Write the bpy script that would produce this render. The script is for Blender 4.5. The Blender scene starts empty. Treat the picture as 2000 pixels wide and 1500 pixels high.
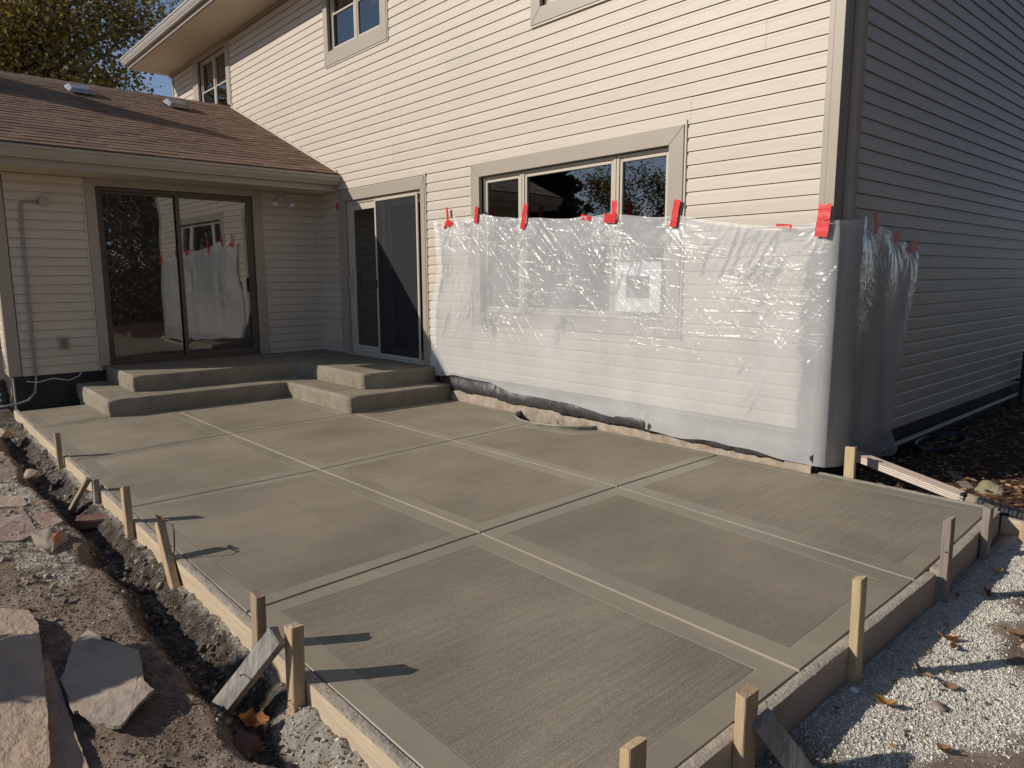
import bpy, bmesh, math, random
import numpy as np
from mathutils import Vector, Matrix, Quaternion
from mathutils.geometry import tessellate_polygon
random.seed(7); rng = np.random.default_rng(7)
scn = bpy.context.scene

# ------------------------------------------------------------------ camera
yaw, pit, rol, foc = 0.84224, -0.1508, -0.0045, 1385.7
fw = Vector((-math.sin(yaw)*math.cos(pit), math.cos(yaw)*math.cos(pit), math.sin(pit)))
rt = Vector((math.cos(yaw), math.sin(yaw), 0)); up = rt.cross(fw)
rt2 = math.cos(rol)*rt + math.sin(rol)*up; up2 = -math.sin(rol)*rt + math.cos(rol)*up
cam = bpy.data.objects.new('camera', bpy.data.cameras.new('camera'))
M = Matrix.Identity(4)
for i in range(3):
    M[i][0] = rt2[i]; M[i][1] = up2[i]; M[i][2] = -fw[i]
M[0][3], M[1][3], M[2][3] = 2.1665, -4.7566, 1.31
cam.matrix_world = M
cam.data.sensor_width = 36; cam.data.lens = foc/2000*36; cam.data.clip_start = .02; cam.data.clip_end = 2000
scn.collection.objects.link(cam); scn.camera = cam
# ------------------------------------------------------------------ light
TOSUN = Vector((-.4546, -.7518, .4773)).normalized()
world = bpy.data.worlds.new('World'); scn.world = world; world.use_nodes = True
wn = world.node_tree.nodes; wl = world.node_tree.links; wn.clear()
sky = wn.new('ShaderNodeTexSky'); sky.sky_type = 'NISHITA'; sky.sun_disc = False
sky.sun_elevation = math.asin(TOSUN.z); sky.sun_rotation = math.atan2(TOSUN.x, TOSUN.y)
sky.altitude = 1500; sky.air_density = .85; sky.dust_density = .5; sky.ozone_density = 1.3
bg = wn.new('ShaderNodeBackground'); bg.inputs['Strength'].default_value = .095
wo = wn.new('ShaderNodeOutputWorld'); hs = wn.new('ShaderNodeHueSaturation'); hs.inputs['Saturation'].default_value = .9; wl.new(sky.outputs[0], hs.inputs['Color']); wl.new(hs.outputs[0], bg.inputs[0]); wl.new(bg.outputs[0], wo.inputs[0])
sl = bpy.data.lights.new('sun', 'SUN'); sl.energy = 3.9; sl.angle = math.radians(.53); sl.color = (1, .925, .81)
so = bpy.data.objects.new('sun', sl); so.rotation_mode = 'QUATERNION'
so.rotation_quaternion = TOSUN.to_track_quat('Z', 'Y'); scn.collection.objects.link(so)
scn.view_settings.view_transform = 'Standard'; scn.view_settings.look = 'None'
scn.view_settings.exposure = 0.0; scn.view_settings.gamma = 1; scn.view_settings.use_curve_mapping = False
scn.render.engine = 'CYCLES'
scn.cycles.max_bounces = 8; scn.cycles.transparent_max_bounces = 16; scn.cycles.sample_clamp_indirect = 4
scn.cycles.caustics_reflective = False; scn.cycles.caustics_refractive = False

# ------------------------------------------------------------------ numpy noise
def _h(ix, iy, s):
    n = (ix.astype(np.int64)*374761393 + iy.astype(np.int64)*668265263 + s*1442695041) & 0xffffffff
    n = ((n ^ (n >> 13))*1274126177) & 0xffffffff
    return ((n ^ (n >> 16)) & 0xffff)/65535.0
def vn(x, y, s=0):
    x = np.asarray(x, float); y = np.asarray(y, float)
    ix = np.floor(x); iy = np.floor(y); fx = x-ix; fy = y-iy
    fx = fx*fx*(3-2*fx); fy = fy*fy*(3-2*fy)
    a = _h(ix, iy, s); b = _h(ix+1, iy, s); c = _h(ix, iy+1, s); d = _h(ix+1, iy+1, s)
    return (a*(1-fx)+b*fx)*(1-fy)+(c*(1-fx)+d*fx)*fy
def fbm(x, y, o=4, s=0, g=.5):
    t = 0; a = 1; n = 0
    for i in range(o):
        t = t+a*vn(x*2**i+i*17.3, y*2**i-i*9.1, s+i); n += a; a *= g
    return t/n
def ridge(x, y, o=3, s=0):
    t = 0; a = 1; n = 0
    for i in range(o):
        t = t+a*(1-np.abs(2*vn(x*2.1**i+i*7, y*2.1**i+i*3, s+i)-1)); n += a; a *= .5
    return t/n
def sstep(a, b, x):
    t = np.clip((x-a)/(b-a), 0, 1); return t*t*(3-2*t)

# ------------------------------------------------------------------ materials
def mat(name): 
    m = bpy.data.materials.new(name); m.use_nodes = True; n = m.node_tree.nodes; n.clear()
    return m, n, m.node_tree.links
def pm(name, c, rough=.6, c2=None, scale=8, bump=0, bscale=60, stretch=(1, 1, 1), spec=.5, detail=5, metal=0, dist=.003, contrast=(.3, .7), rnd=0,
       c3=None, scale3=2, f3=.5, attr=None, coat=0, bstretch=None, dirt=None):
    m, n, l = mat(name)
    out = n.new('ShaderNodeOutputMaterial'); b = n.new('ShaderNodeBsdfPrincipled'); l.new(b.outputs[0], out.inputs[0])
    b.inputs['Roughness'].default_value = rough; b.inputs['Specular IOR Level'].default_value = spec; b.inputs['Metallic'].default_value = metal
    b.inputs['Coat Weight'].default_value = coat
    tc = n.new('ShaderNodeTexCoord')
    def mapn(st):
        mp = n.new('ShaderNodeMapping'); mp.inputs['Scale'].default_value = st; l.new(tc.outputs['Object'], mp.inputs[0]); return mp
    col = None
    if attr:
        a = n.new('ShaderNodeAttribute'); a.attribute_name = attr; col = a.outputs['Color']
    def mixc(f, A, B, kind='MIX'):
        x = n.new('ShaderNodeMix'); x.data_type = 'RGBA'; x.blend_type = kind
        if hasattr(f, 'is_linked'): l.new(f, x.inputs[0])
        else: x.inputs[0].default_value = f
        for k, v in ((6, A), (7, B)):
            if hasattr(v, 'is_linked'): l.new(v, x.inputs[k])
            else: x.inputs[k].default_value = (*v, 1)
        return x.outputs[2]
    def noise(mp, s, d=detail, lo=0, hi=1, r=.55):
        t = n.new('ShaderNodeTexNoise'); t.inputs['Scale'].default_value = s; t.inputs['Detail'].default_value = d; t.inputs['Roughness'].default_value = r
        l.new(mp.outputs[0], t.inputs['Vector'])
        r_ = n.new('ShaderNodeMapRange'); r_.inputs[1].default_value = lo; r_.inputs[2].default_value = hi; l.new(t.outputs[0], r_.inputs[0])
        return r_.outputs[0]
    mp = mapn(stretch)
    base = col if col is not None else c
    if c2 is not None:
        base = mixc(noise(mp, scale, lo=contrast[0], hi=contrast[1]), base if col is None else col, c2)
    if c3 is not None:
        fac = noise(mp, scale3, lo=.5, hi=.75)
        mm = n.new('ShaderNodeMath'); mm.operation = 'MULTIPLY'; mm.inputs[1].default_value = f3; l.new(fac, mm.inputs[0])
        base = mixc(mm.outputs[0], base, c3)
    if rnd:
        oi = n.new('ShaderNodeObjectInfo'); mr = n.new('ShaderNodeMapRange'); mr.inputs[3].default_value = 1-rnd; mr.inputs[4].default_value = 1+rnd; l.new(oi.outputs['Random'], mr.inputs[0])
        cb = n.new('ShaderNodeCombineXYZ')
        for k in range(3): l.new(mr.outputs[0], cb.inputs[k])
        base = mixc(1.0, base, cb.outputs[0], 'MULTIPLY')
    if hasattr(base, 'is_linked'): l.new(base, b.inputs['Base Color'])
    else: b.inputs['Base Color'].default_value = (*base, 1)
    if bump:
        mb_ = mapn(bstretch or stretch)
        bn = n.new('ShaderNodeBump'); bn.inputs['Strength'].default_value = bump; bn.inputs['Distance'].default_value = dist
        l.new(noise(mb_, bscale, d=6), bn.inputs['Height']); l.new(bn.outputs[0], b.inputs['Normal'])
    return m

MT = {}
MT['siding'] = pm('vinyl siding', (.605, .53, .44), .5, c2=(.565, .495, .413), scale=.9, bump=.3, bscale=5, stretch=(1, 1, 5), dist=.006, c3=(.46, .42, .36), scale3=2.2, f3=.25, rnd=.035)
MT['trim'] = pm('tan trim paint', (.40, .345, .28), .45, c2=(.37, .32, .262), scale=2.5, bump=.1, bscale=30)
MT['trim_light'] = pm('light vinyl trim', (.60, .53, .44), .45, c2=(.56, .50, .42), scale=3)
MT['soffit'] = pm('soffit vinyl', (.66, .59, .47), .6, c2=(.62, .55, .44), scale=2)
MT['gutter'] = pm('gutter enamel', (.44, .38, .315), .35, c2=(.37, .32, .27), scale=3, spec=.6)
MT['gutter_lit'] = pm('gutter enamel sunlit', (.50, .46, .42), .3, c2=(.44, .40, .37), scale=5, spec=.7)  # lighter copy of the gutter enamel, sunlight on the main eave put into the colour
MT['bronze'] = pm('bronze aluminium', (.085, .062, .045), .4, spec=.6, c2=(.10, .075, .055), scale=6)
MT['vinyl_frame'] = pm('window frame vinyl', (.56, .50, .41), .35)
MT['room'] = pm('dark room', (.03, .026, .024), .9)
MT['curtain'] = pm('curtain cloth', (.32, .33, .36), .9, c2=(.2, .21, .24), scale=14, stretch=(4, 4, .2))
MT['blind'] = pm('vertical blind cloth', (.78, .60, .50), .8, c2=(.66, .50, .42), scale=6)
MT['roofcore'] = pm('roof deck', (.09, .065, .05), .9)
MT['shingle'] = pm('asphalt shingle', (.26, .162, .105), .92, c2=(.165, .105, .073), scale=7, bump=.6, bscale=220, dist=.004, c3=(.27, .165, .105), scale3=3, f3=.7, rnd=.12)
MT['shingle2'] = pm('asphalt shingle dark', (.20, .12, .08), .92, c2=(.13, .08, .057), scale=8, bump=.6, bscale=220, dist=.004, c3=(.20, .13, .09), scale3=3, f3=.6)
MT['shingle3'] = pm('asphalt shingle pale', (.28, .165, .108), .92, c2=(.18, .108, .075), scale=8, bump=.6, bscale=220, dist=.004)
MT['galv'] = pm('galvanised vent', (.55, .55, .55), .35, c2=(.35, .33, .32), scale=9, metal=.6)
MT['mesh_guard'] = pm('gutter guard', (.30, .28, .27), .4, metal=.5, c2=(.12, .11, .11), scale=90)
MT['found'] = pm('tarred foundation', (.016, .016, .018), .7, c2=(.035, .034, .034), scale=5, bump=.5, bscale=25, dist=.01)
MT['oldconc'] = pm('old foundation concrete', (.42, .355, .28), .9, c2=(.27, .205, .15), scale=14, bump=1, bscale=35, dist=.012, c3=(.50, .42, .34), scale3=5, f3=.7)
MT['membrane'] = pm('black membrane', (.022, .020, .022), .42, c2=(.05, .045, .046), scale=9, bump=.5, bscale=22, dist=.01, c3=(.12, .11, .10), scale3=50, f3=.7)
MT['step'] = pm('step concrete', (.28, .24, .18), .8, c2=(.20, .17, .127), scale=9, bump=1, bscale=42, dist=.010, c3=(.38, .34, .28), scale3=3, f3=.6)
MT['conduit'] = pm('grey conduit', (.30, .28, .26), .5)
MT['whitepvc'] = pm('white plastic', (.86, .87, .88), .4)
MT['steel'] = pm('nail steel', (.10, .07, .05), .5, metal=.6)
MT['tape'] = pm('red tape', (.72, .012, .014), .42, c2=(.60, .010, .012), scale=12, bump=.4, bscale=30, dist=.003, spec=.5)
MT['blackplastic'] = pm('black corrugated plastic', (.012, .013, .016), .35, spec=.6, c2=(.03, .03, .032), scale=14)
MT['ext'] = pm('downspout extension', (.50, .40, .33), .45, c2=(.42, .335, .28), scale=6, c3=(.34, .27, .21), scale3=9, f3=.5)
MT['boulder'] = pm('boulder', (.33, .28, .17), .9, c2=(.20, .18, .11), scale=18, bump=1, bscale=30, dist=.015, c3=(.42, .37, .27), scale3=9, f3=.8)
MT['brick'] = pm('red brick', (.23, .115, .085), .9, c2=(.16, .09, .07), scale=22, bump=.8, bscale=60, dist=.006, c3=(.34, .29, .25), scale3=7, f3=.7)
MT['tan'] = pm('flagstone', (.46, .34, .24), .85, c2=(.36, .265, .20), scale=5, detail=9, bump=1, bscale=22, dist=.014, c3=(.30, .235, .20), scale3=3, f3=.9, stretch=(1, 1.5, 1))
MT['grey'] = pm('grey flagstone', (.37, .30, .235), .85, c2=(.44, .33, .235), scale=4, detail=9, bump=1, bscale=24, dist=.012, c3=(.19, .185, .19), scale3=2.5, f3=.9)
MT['pinkstone'] = pm('pink rubble', (.32, .21, .165), .9, c2=(.24, .17, .14), scale=14, bump=1, bscale=30, dist=.01, c3=(.5, .47, .43), scale3=8, f3=.8)
MT['welltub'] = pm('window well plastic', (.035, .042, .05), .45, c2=(.05, .06, .07), scale=6)
MT['wellrim'] = pm('window well rim', (.16, .155, .11), .6, c2=(.34, .32, .26), scale=12)
MT['darkpost'] = pm('dark painted metal', (.02, .02, .022), .5)
MT['bark'] = pm('bark', (.07, .052, .04), .95, c2=(.04, .03, .025), scale=10, stretch=(1, 1, .3), bump=.8, bscale=12, dist=.03)
MT['fence'] = pm('cedar fence board', (.20, .115, .065), .85, c2=(.13, .075, .045), scale=5, stretch=(3, 3, .4))
MT['farwall'] = pm('pale neighbour siding', (.6, .58, .55), .7)
MT['farroof'] = pm('neighbour roof', (.08, .07, .065), .9)
MT['twig'] = pm('dry twig', (.16, .11, .075), .9)
MT['bulb'] = pm('lamp glass', (.55, .55, .52), .12, spec=.9)
MT['box'] = pm('pale junction box', (.42, .36, .29), .5)

def wood(name, c, c2, c3, f3, along):
    st = {'x': (1.2, 14, 14), 'y': (14, 1.2, 14), 'z': (14, 14, 1.2)}[along]
    return pm(name, c, .8, c2=c2, scale=4, stretch=st, bump=.8, bscale=9, dist=.004, c3=c3, scale3=1.3, f3=f3)
MT['wx'] = wood('form board wood', (.62, .50, .35), (.50, .385, .25), (.42, .38, .33), .9, 'x')
MT['ftop'] = pm('cement dusted board top', (.50, .43, .34), .95, c2=(.27, .225, .175), scale=18, bump=1, bscale=70, dist=.006, c3=(.46, .43, .38), scale3=9, f3=.8)
MT['wy'] = wood('form board wood weathered', (.44, .35, .285), (.33, .255, .205), (.36, .33, .30), .7, 'y')
MT['wz1'] = wood('stake wood fresh', (.56, .405, .245), (.42, .285, .165), (.43, .39, .33), .6, 'z')
MT['wz2'] = wood('stake wood aged', (.40, .29, .19), (.29, .20, .13), (.35, .32, .28), .7, 'z')
MT['wz3'] = wood('stake wood grey', (.30, .25, .21), (.22, .175, .145), (.38, .35, .32), .9, 'z')
MT['wgrey'] = wood('brace wood splashed', (.36, .33, .29), (.17, .15, .14), (.45, .42, .38), .9, 'z')
MT['wdark'] = wood('brace wood dark', (.07, .065, .06), (.12, .11, .10), (.20, .19, .18), .6, 'z')
MT['wyel'] = wood('stake wood yellow', (.55, .435, .26), (.43, .32, .175), (.5, .43, .32), .5, 'z')
MT['slurry'] = pm('cement slurry', (.36, .34, .30), .9, c2=(.25, .23, .20), scale=30, bump=1, bscale=60, dist=.008)

def slab_mats():
    # smooth trowelled band
    res = []
    for kind in ('band', 'field', 'broom'):
        m, n, l = mat('fresh concrete '+kind)
        out = n.new('ShaderNodeOutputMaterial'); b = n.new('ShaderNodeBsdfPrincipled'); l.new(b.outputs[0], out.inputs[0])
        tc = n.new('ShaderNodeTexCoord')
        def nz(scale, st=(1, 1, 1), det=5, rough=.55):
            mp = n.new('ShaderNodeMapping'); mp.inputs['Scale'].default_value = st; l.new(tc.outputs['Object'], mp.inputs[0])
            t = n.new('ShaderNodeTexNoise'); t.inputs['Scale'].default_value = scale; t.inputs['Detail'].default_value = det
            t.inputs['Roughness'].default_value = rough; l.new(mp.outputs[0], t.inputs['Vector']); return t.outputs[0]
        def rmp(f, a, c, lo=.35, hi=.65):
            r = n.new('ShaderNodeValToRGB'); l.new(f, r.inputs[0]); e = r.color_ramp.elements
            e[0].position = lo; e[0].color = (*a, 1); e[1].position = hi; e[1].color = (*c, 1); return r.outputs[0]
        def mix(f, A, B, k='MULTIPLY'):
            x = n.new('ShaderNodeMix'); x.data_type = 'RGBA'; x.blend_type = k
            if hasattr(f, 'is_linked'): l.new(f, x.inputs[0])
            else: x.inputs[0].default_value = f
            l.new(A, x.inputs[6]); l.new(B, x.inputs[7]); return x.outputs[2]
        if kind == 'band':
            base = rmp(nz(1.1), (.246, .214, .160), (.325, .284, .216))
            base = mix(.5, base, rmp(nz(5, (1, 3, 1)), (.86, .86, .87), (1.06, 1.05, 1.04)))
        else:
            base = rmp(nz(.7), (.220, .186, .136), (.322, .274, .206))
            base = mix(.55, base, rmp(nz(4, (1, .5, 1)), (.84, .84, .84), (1.08, 1.08, 1.08)))
            base = mix(.5 if kind == 'broom' else .2, base, rmp(nz(110, (1, .03, 1), 3), (.80, .80, .80), (1.12, 1.12, 1.12), .38, .62))
            base = mix(.8, base, rmp(nz(300, (1, .6, 1), 3, .8), (.62, .62, .62), (1.34, 1.34, 1.34), .38, .62))
        l.new(base, b.inputs['Base Color'])
        rr = n.new('ShaderNodeMapRange'); l.new(nz(2.2), rr.inputs[0])
        rr.inputs[3].default_value = .42 if kind == 'band' else .6; rr.inputs[4].default_value = .62 if kind == 'band' else .85
        l.new(rr.outputs[0], b.inputs['Roughness'])
        b1 = n.new('ShaderNodeBump'); b1.inputs['Distance'].default_value = .0016 if kind != 'band' else .0012
        b1.inputs['Strength'].default_value = {'field': .35, 'broom': 1, 'band': .35}[kind]
        l.new(nz(95, (1, .02, 1), 4) if kind != 'band' else nz(9, (1, 2.4, 1), 5), b1.inputs['Height'])
        b2 = n.new('ShaderNodeBump'); b2.inputs['Distance'].default_value = .0016 if kind != 'band' else .0004; b2.inputs['Strength'].default_value = .9
        l.new(nz(300, (1, .6, 1), 3, .7), b2.inputs['Height']); l.new(b1.outputs[0], b2.inputs['Normal']); l.new(b2.outputs[0], b.inputs['Normal'])
        res.append(m)
    return res
M_BAND, M_FIELD, M_BROOM = slab_mats()

def glass_mat():
    m, n, l = mat('window glass'); out = n.new('ShaderNodeOutputMaterial')
    t = n.new('ShaderNodeBsdfTransparent'); t.inputs[0].default_value = (.62, .64, .64, 1)
    g = n.new('ShaderNodeBsdfGlossy'); g.inputs['Roughness'].default_value = .012; g.inputs['Color'].default_value = (.9, .93, .95, 1)
    f = n.new('ShaderNodeFresnel'); f.inputs[0].default_value = 2.45
    tc = n.new('ShaderNodeTexCoord'); nz = n.new('ShaderNodeTexNoise'); nz.inputs['Scale'].default_value = 1.3; nz.inputs['Detail'].default_value = 1
    l.new(tc.outputs['Object'], nz.inputs['Vector'])
    bp = n.new('ShaderNodeBump'); bp.inputs['Distance'].default_value = .012; bp.inputs['Strength'].default_value = .25; l.new(nz.outputs[0], bp.inputs['Height']); l.new(bp.outputs[0], g.inputs['Normal'])
    x = n.new('ShaderNodeMixShader'); l.new(f.outputs[0], x.inputs[0]); l.new(t.outputs[0], x.inputs[1]); l.new(g.outputs[0], x.inputs[2]); l.new(x.outputs[0], out.inputs[0])
    return m
MT['glass'] = glass_mat()
def screen_mat():
    m, n, l = mat('insect screen'); out = n.new('ShaderNodeOutputMaterial')
    t = n.new('ShaderNodeBsdfTransparent'); d = n.new('ShaderNodeBsdfDiffuse'); d.inputs[0].default_value = (.055, .055, .06, 1)
    x = n.new('ShaderNodeMixShader'); x.inputs[0].default_value = .62; l.new(t.outputs[0], x.inputs[1]); l.new(d.outputs[0], x.inputs[2]); l.new(x.outputs[0], out.inputs[0])
    return m
MT['screen'] = screen_mat()
def film_mat(name='plastic film', fac=.43):
    m, n, l = mat(name); out = n.new('ShaderNodeOutputMaterial')
    t = n.new('ShaderNodeBsdfTransparent'); t.inputs[0].default_value = (.97, .975, .98, 1)
    d = n.new('ShaderNodeBsdfDiffuse'); d.inputs[0].default_value = (.97, .965, .965, 1)
    r = n.new('ShaderNodeBsdfTranslucent'); r.inputs[0].default_value = (.93, .93, .94, 1)
    g = n.new('ShaderNodeBsdfGlossy'); g.inputs['Roughness'].default_value = .27; g.inputs[0].default_value = (1, 1, 1, 1)
    tc = n.new('ShaderNodeTexCoord'); nz = n.new('ShaderNodeTexNoise'); nz.inputs['Scale'].default_value = 26; nz.inputs['Detail'].default_value = 4
    nz.inputs['Distortion'].default_value = 1.2
    l.new(tc.outputs['Object'], nz.inputs['Vector'])
    bp = n.new('ShaderNodeBump'); bp.inputs['Distance'].default_value = .006; bp.inputs['Strength'].default_value = .6; l.new(nz.outputs[0], bp.inputs['Height'])
    prev = bp.outputs[0]; cr = n.new('ShaderNodeAttribute'); cr.attribute_name = 'crease'; l.new(cr.outputs['Fac'], bp.inputs['Strength'])
    for ang, st, sc_, dst in ((.75, (1, 1, .13), 6, .011), (-.6, (1, 1, .14), 5, .009), (1.5, (1, 1, .15), 8, .005)):
        mp = n.new('ShaderNodeMapping'); mp.vector_type = 'POINT'; mp.inputs['Rotation'].default_value = (0, ang, 0); l.new(tc.outputs['Object'], mp.inputs[0])
        m3 = n.new('ShaderNodeMapping'); m3.inputs['Scale'].default_value = st; l.new(mp.outputs[0], m3.inputs[0])
        q = n.new('ShaderNodeTexNoise'); q.inputs['Scale'].default_value = sc_; q.inputs['Detail'].default_value = 2.5; q.inputs['Distortion'].default_value = .8; l.new(m3.outputs[0], q.inputs['Vector'])
        m1 = n.new('ShaderNodeMath'); m1.operation = 'SUBTRACT'; m1.inputs[1].default_value = .5; l.new(q.outputs[0], m1.inputs[0])
        m2 = n.new('ShaderNodeMath'); m2.operation = 'ABSOLUTE'; l.new(m1.outputs[0], m2.inputs[0])
        m4 = n.new('ShaderNodeMapRange'); m4.inputs[1].default_value = 0; m4.inputs[2].default_value = .07; m4.inputs[3].default_value = 1; m4.inputs[4].default_value = 0; m4.interpolation_type = 'SMOOTHSTEP'; l.new(m2.outputs[0], m4.inputs[0])
        bb = n.new('ShaderNodeBump'); bb.inputs['Distance'].default_value = dst; l.new(cr.outputs['Fac'], bb.inputs['Strength']); l.new(m4.outputs[0], bb.inputs['Height']); l.new(prev, bb.inputs['Normal']); prev = bb.outputs[0]
    l.new(prev, g.inputs['Normal'])
    a = n.new('ShaderNodeMixShader'); a.inputs[0].default_value = .08; l.new(d.outputs[0], a.inputs[1]); l.new(r.outputs[0], a.inputs[2])
    n2 = n.new('ShaderNodeTexNoise'); n2.inputs['Scale'].default_value = 2.2; n2.inputs['Detail'].default_value = 3; l.new(tc.outputs['Object'], n2.inputs['Vector'])
    mr = n.new('ShaderNodeMapRange'); mr.inputs[1].default_value = .3; mr.inputs[2].default_value = .7; mr.inputs[3].default_value = fac-.07; mr.inputs[4].default_value = fac+.05
    l.new(n2.outputs[0], mr.inputs[0])
    b = n.new('ShaderNodeMixShader'); l.new(mr.outputs[0], b.inputs[0]); l.new(t.outputs[0], b.inputs[1]); l.new(a.outputs[0], b.inputs[2])
    fr = n.new('ShaderNodeFresnel'); fr.inputs[0].default_value = 1.45
    c = n.new('ShaderNodeMixShader'); ad = n.new('ShaderNodeMath'); ad.operation = 'ADD'; ad.inputs[1].default_value = .015; l.new(fr.outputs[0], ad.inputs[0])
    l.new(ad.outputs[0], c.inputs[0]); l.new(b.outputs[0], c.inputs[1]); l.new(g.outputs[0], c.inputs[2]); l.new(c.outputs[0], out.inputs[0])
    return m
MT['film'] = film_mat()
def leaf_mat(name, attr='col', trans=.42):
    m, n, l = mat(name); out = n.new('ShaderNodeOutputMaterial'); a = n.new('ShaderNodeAttribute'); a.attribute_name = attr
    d = n.new('ShaderNodeBsdfPrincipled'); d.inputs['Roughness'].default_value = .6; t = n.new('ShaderNodeBsdfTranslucent')
    l.new(a.outputs[0], d.inputs['Base Color']); l.new(a.outputs[0], t.inputs[0])
    x = n.new('ShaderNodeMixShader'); x.inputs[0].default_value = trans; l.new(d.outputs[0], x.inputs[1]); l.new(t.outputs[0], x.inputs[2]); l.new(x.outputs[0], out.inputs[0])
    return m
MT['leaf'] = leaf_mat('foliage')
MT['stonebits'] = pm('stone chips', (1, 1, 1), .9, attr='col', c2=None, bump=.4, bscale=200, dist=.002)

# ------------------------------------------------------------------ mesh helpers
COL = scn.collection
class MB:
    def __init__(s): s.v = []; s.f = []; s.m = []
    def add(s, vs, fs, mi=0):
        o = len(s.v); s.v += [tuple(v) for v in vs]; s.f += [tuple(i+o for i in f) for f in fs]; s.m += [mi]*len(fs); return s
    def box(s, x0, x1, y0, y1, z0, z1, mi=0):
        v = [(x0, y0, z0), (x1, y0, z0), (x1, y1, z0), (x0, y1, z0), (x0, y0, z1), (x1, y0, z1), (x1, y1, z1), (x0, y1, z1)]
        return s.add(v, [(0, 3, 2, 1), (4, 5, 6, 7), (0, 1, 5, 4), (1, 2, 6, 5), (2, 3, 7, 6), (3, 0, 4, 7)], mi)
    def tube(s, pts, r, n=8, mi=0, cap=True):
        pts = [Vector(p) for p in pts]; rs = r if isinstance(r, (list, tuple)) else [r]*len(pts)
        rings = []; u = None
        for i, p in enumerate(pts):
            d = (pts[min(i+1, len(pts)-1)]-pts[max(i-1, 0)]).normalized()
            if u is None: u = d.orthogonal().normalized()
            u = (u-d*u.dot(d)).normalized(); w = d.cross(u)
            rings.append([p+(u*math.cos(a)+w*math.sin(a))*rs[i] for a in [2*math.pi*k/n for k in range(n)]])
        v = [q for rg in rings for q in rg]; f = []
        for i in range(len(pts)-1):
            for k in range(n):
                a = i*n+k; b = i*n+(k+1) % n; f.append((a, b, b+n, a+n))
        if cap: f.append(tuple(range(n))[::-1]); f.append(tuple((len(pts)-1)*n+k for k in range(n)))
        return s.add(v, f, mi)
    def poly(s, pts, z0, z1, mi=0):
        n = len(pts); v = [(p[0], p[1], z0) for p in pts]+[(p[0], p[1], z1) for p in pts]
        f = [tuple(range(n))[::-1], tuple(range(n, 2*n))]+[(i, (i+1) % n, n+(i+1) % n, n+i) for i in range(n)]
        return s.add(v, f, mi)
    def extr(s, prof, a, b, mi=0):     # prof: list of 2D pts mapped by fn at ends
        n = len(prof); v = [a(*p) for p in prof]+[b(*p) for p in prof]
        f = [(i, (i+1) % n, n+(i+1) % n, n+i) for i in range(n)]+[tuple(range(n))[::-1], tuple(range(n, 2*n))]
        return s.add(v, f, mi)
    def mesh(s, name, mats):
        me = bpy.data.meshes.new(name); me.from_pydata(s.v, [], s.f)
        for m in mats: me.materials.append(m)
        if any(s.m): me.polygons.foreach_set('material_index', s.m)
        bm = bmesh.new(); bm.from_mesh(me); bmesh.ops.recalc_face_normals(bm, faces=bm.faces); bm.to_mesh(me); bm.free()
        return me
    def obj(s, name, mats, parent=None, smooth=False, bevel=0, segs=2, **kw):
        if not isinstance(mats, (list, tuple)): mats = [mats]
        me = s.mesh(name, [MT[m] if isinstance(m, str) else m for m in mats])
        if bevel:
            bm = bmesh.new(); bm.from_mesh(me)
            bmesh.ops.bevel(bm, geom=bm.edges[:]+bm.verts[:], offset=bevel, segments=segs, affect='EDGES', profile=.6, clamp_overlap=True)
            bm.to_mesh(me); bm.free()
        if smooth:
            me.polygons.foreach_set('use_smooth', [True]*len(me.polygons))
        return link(name, me, parent, **kw)
def link(name, me, parent=None, label=None, cat=None, group=None, kind=None):
    o = bpy.data.objects.new(name, me); COL.objects.link(o)
    if parent is not None:
        o.parent = parent; o.matrix_parent_inverse = Matrix.Translation(-parent.location) if parent.parent is None else Matrix.Identity(4)
    if label: o['label'] = label
    if cat: o['category'] = cat
    if group: o['group'] = group
    if kind: o['kind'] = kind
    return o
def empty(name, loc, label=None, cat=None, group=None, kind=None):
    o = link(name, None, None, label, cat, group, kind); o.location = loc; o.empty_display_size = .1; return o
def npmesh(name, V, F, mats, col=None, smooth=False):
    me = bpy.data.meshes.new(name); V = np.asarray(V, np.float32); F = np.asarray(F, np.int32); k = F.shape[1]
    me.vertices.add(len(V)); me.vertices.foreach_set('co', V.ravel())
    me.loops.add(F.size); me.loops.foreach_set('vertex_index', F.ravel())
    me.polygons.add(len(F)); me.polygons.foreach_set('loop_start', np.arange(0, F.size, k, dtype=np.int32))
    try: me.polygons.foreach_set('loop_total', np.full(len(F), k, dtype=np.int32))
    except Exception: pass
    if smooth: me.polygons.foreach_set('use_smooth', np.ones(len(F), bool))
    me.update(calc_edges=True)
    if col is not None:
        a = me.color_attributes.new('col' if not isinstance(col, tuple) else col[0], 'FLOAT_COLOR', 'POINT')
        c = col if not isinstance(col, tuple) else col[1]
        c4 = np.ones((len(V), 4), np.float32); c4[:, :3] = c; a.data.foreach_set('color', c4.ravel())
    for m in mats: me.materials.append(MT[m] if isinstance(m, str) else m)
    return me
def rough_mesh(me, amp, freq, seed=0, cuts=0):
    """subdivide and push vertices a little so edges are not perfect"""
    bm = bmesh.new(); bm.from_mesh(me)
    if cuts: bmesh.ops.subdivide_edges(bm, edges=[e for e in bm.edges if e.calc_length() > .02], cuts=cuts, use_grid_fill=True)
    from mathutils import noise as mn
    for v in bm.verts:
        p = v.co*freq+Vector((seed*3.7, seed*1.3, 0)); v.co += mn.noise_vector(p)*amp
    bm.to_mesh(me); bm.free()

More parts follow.
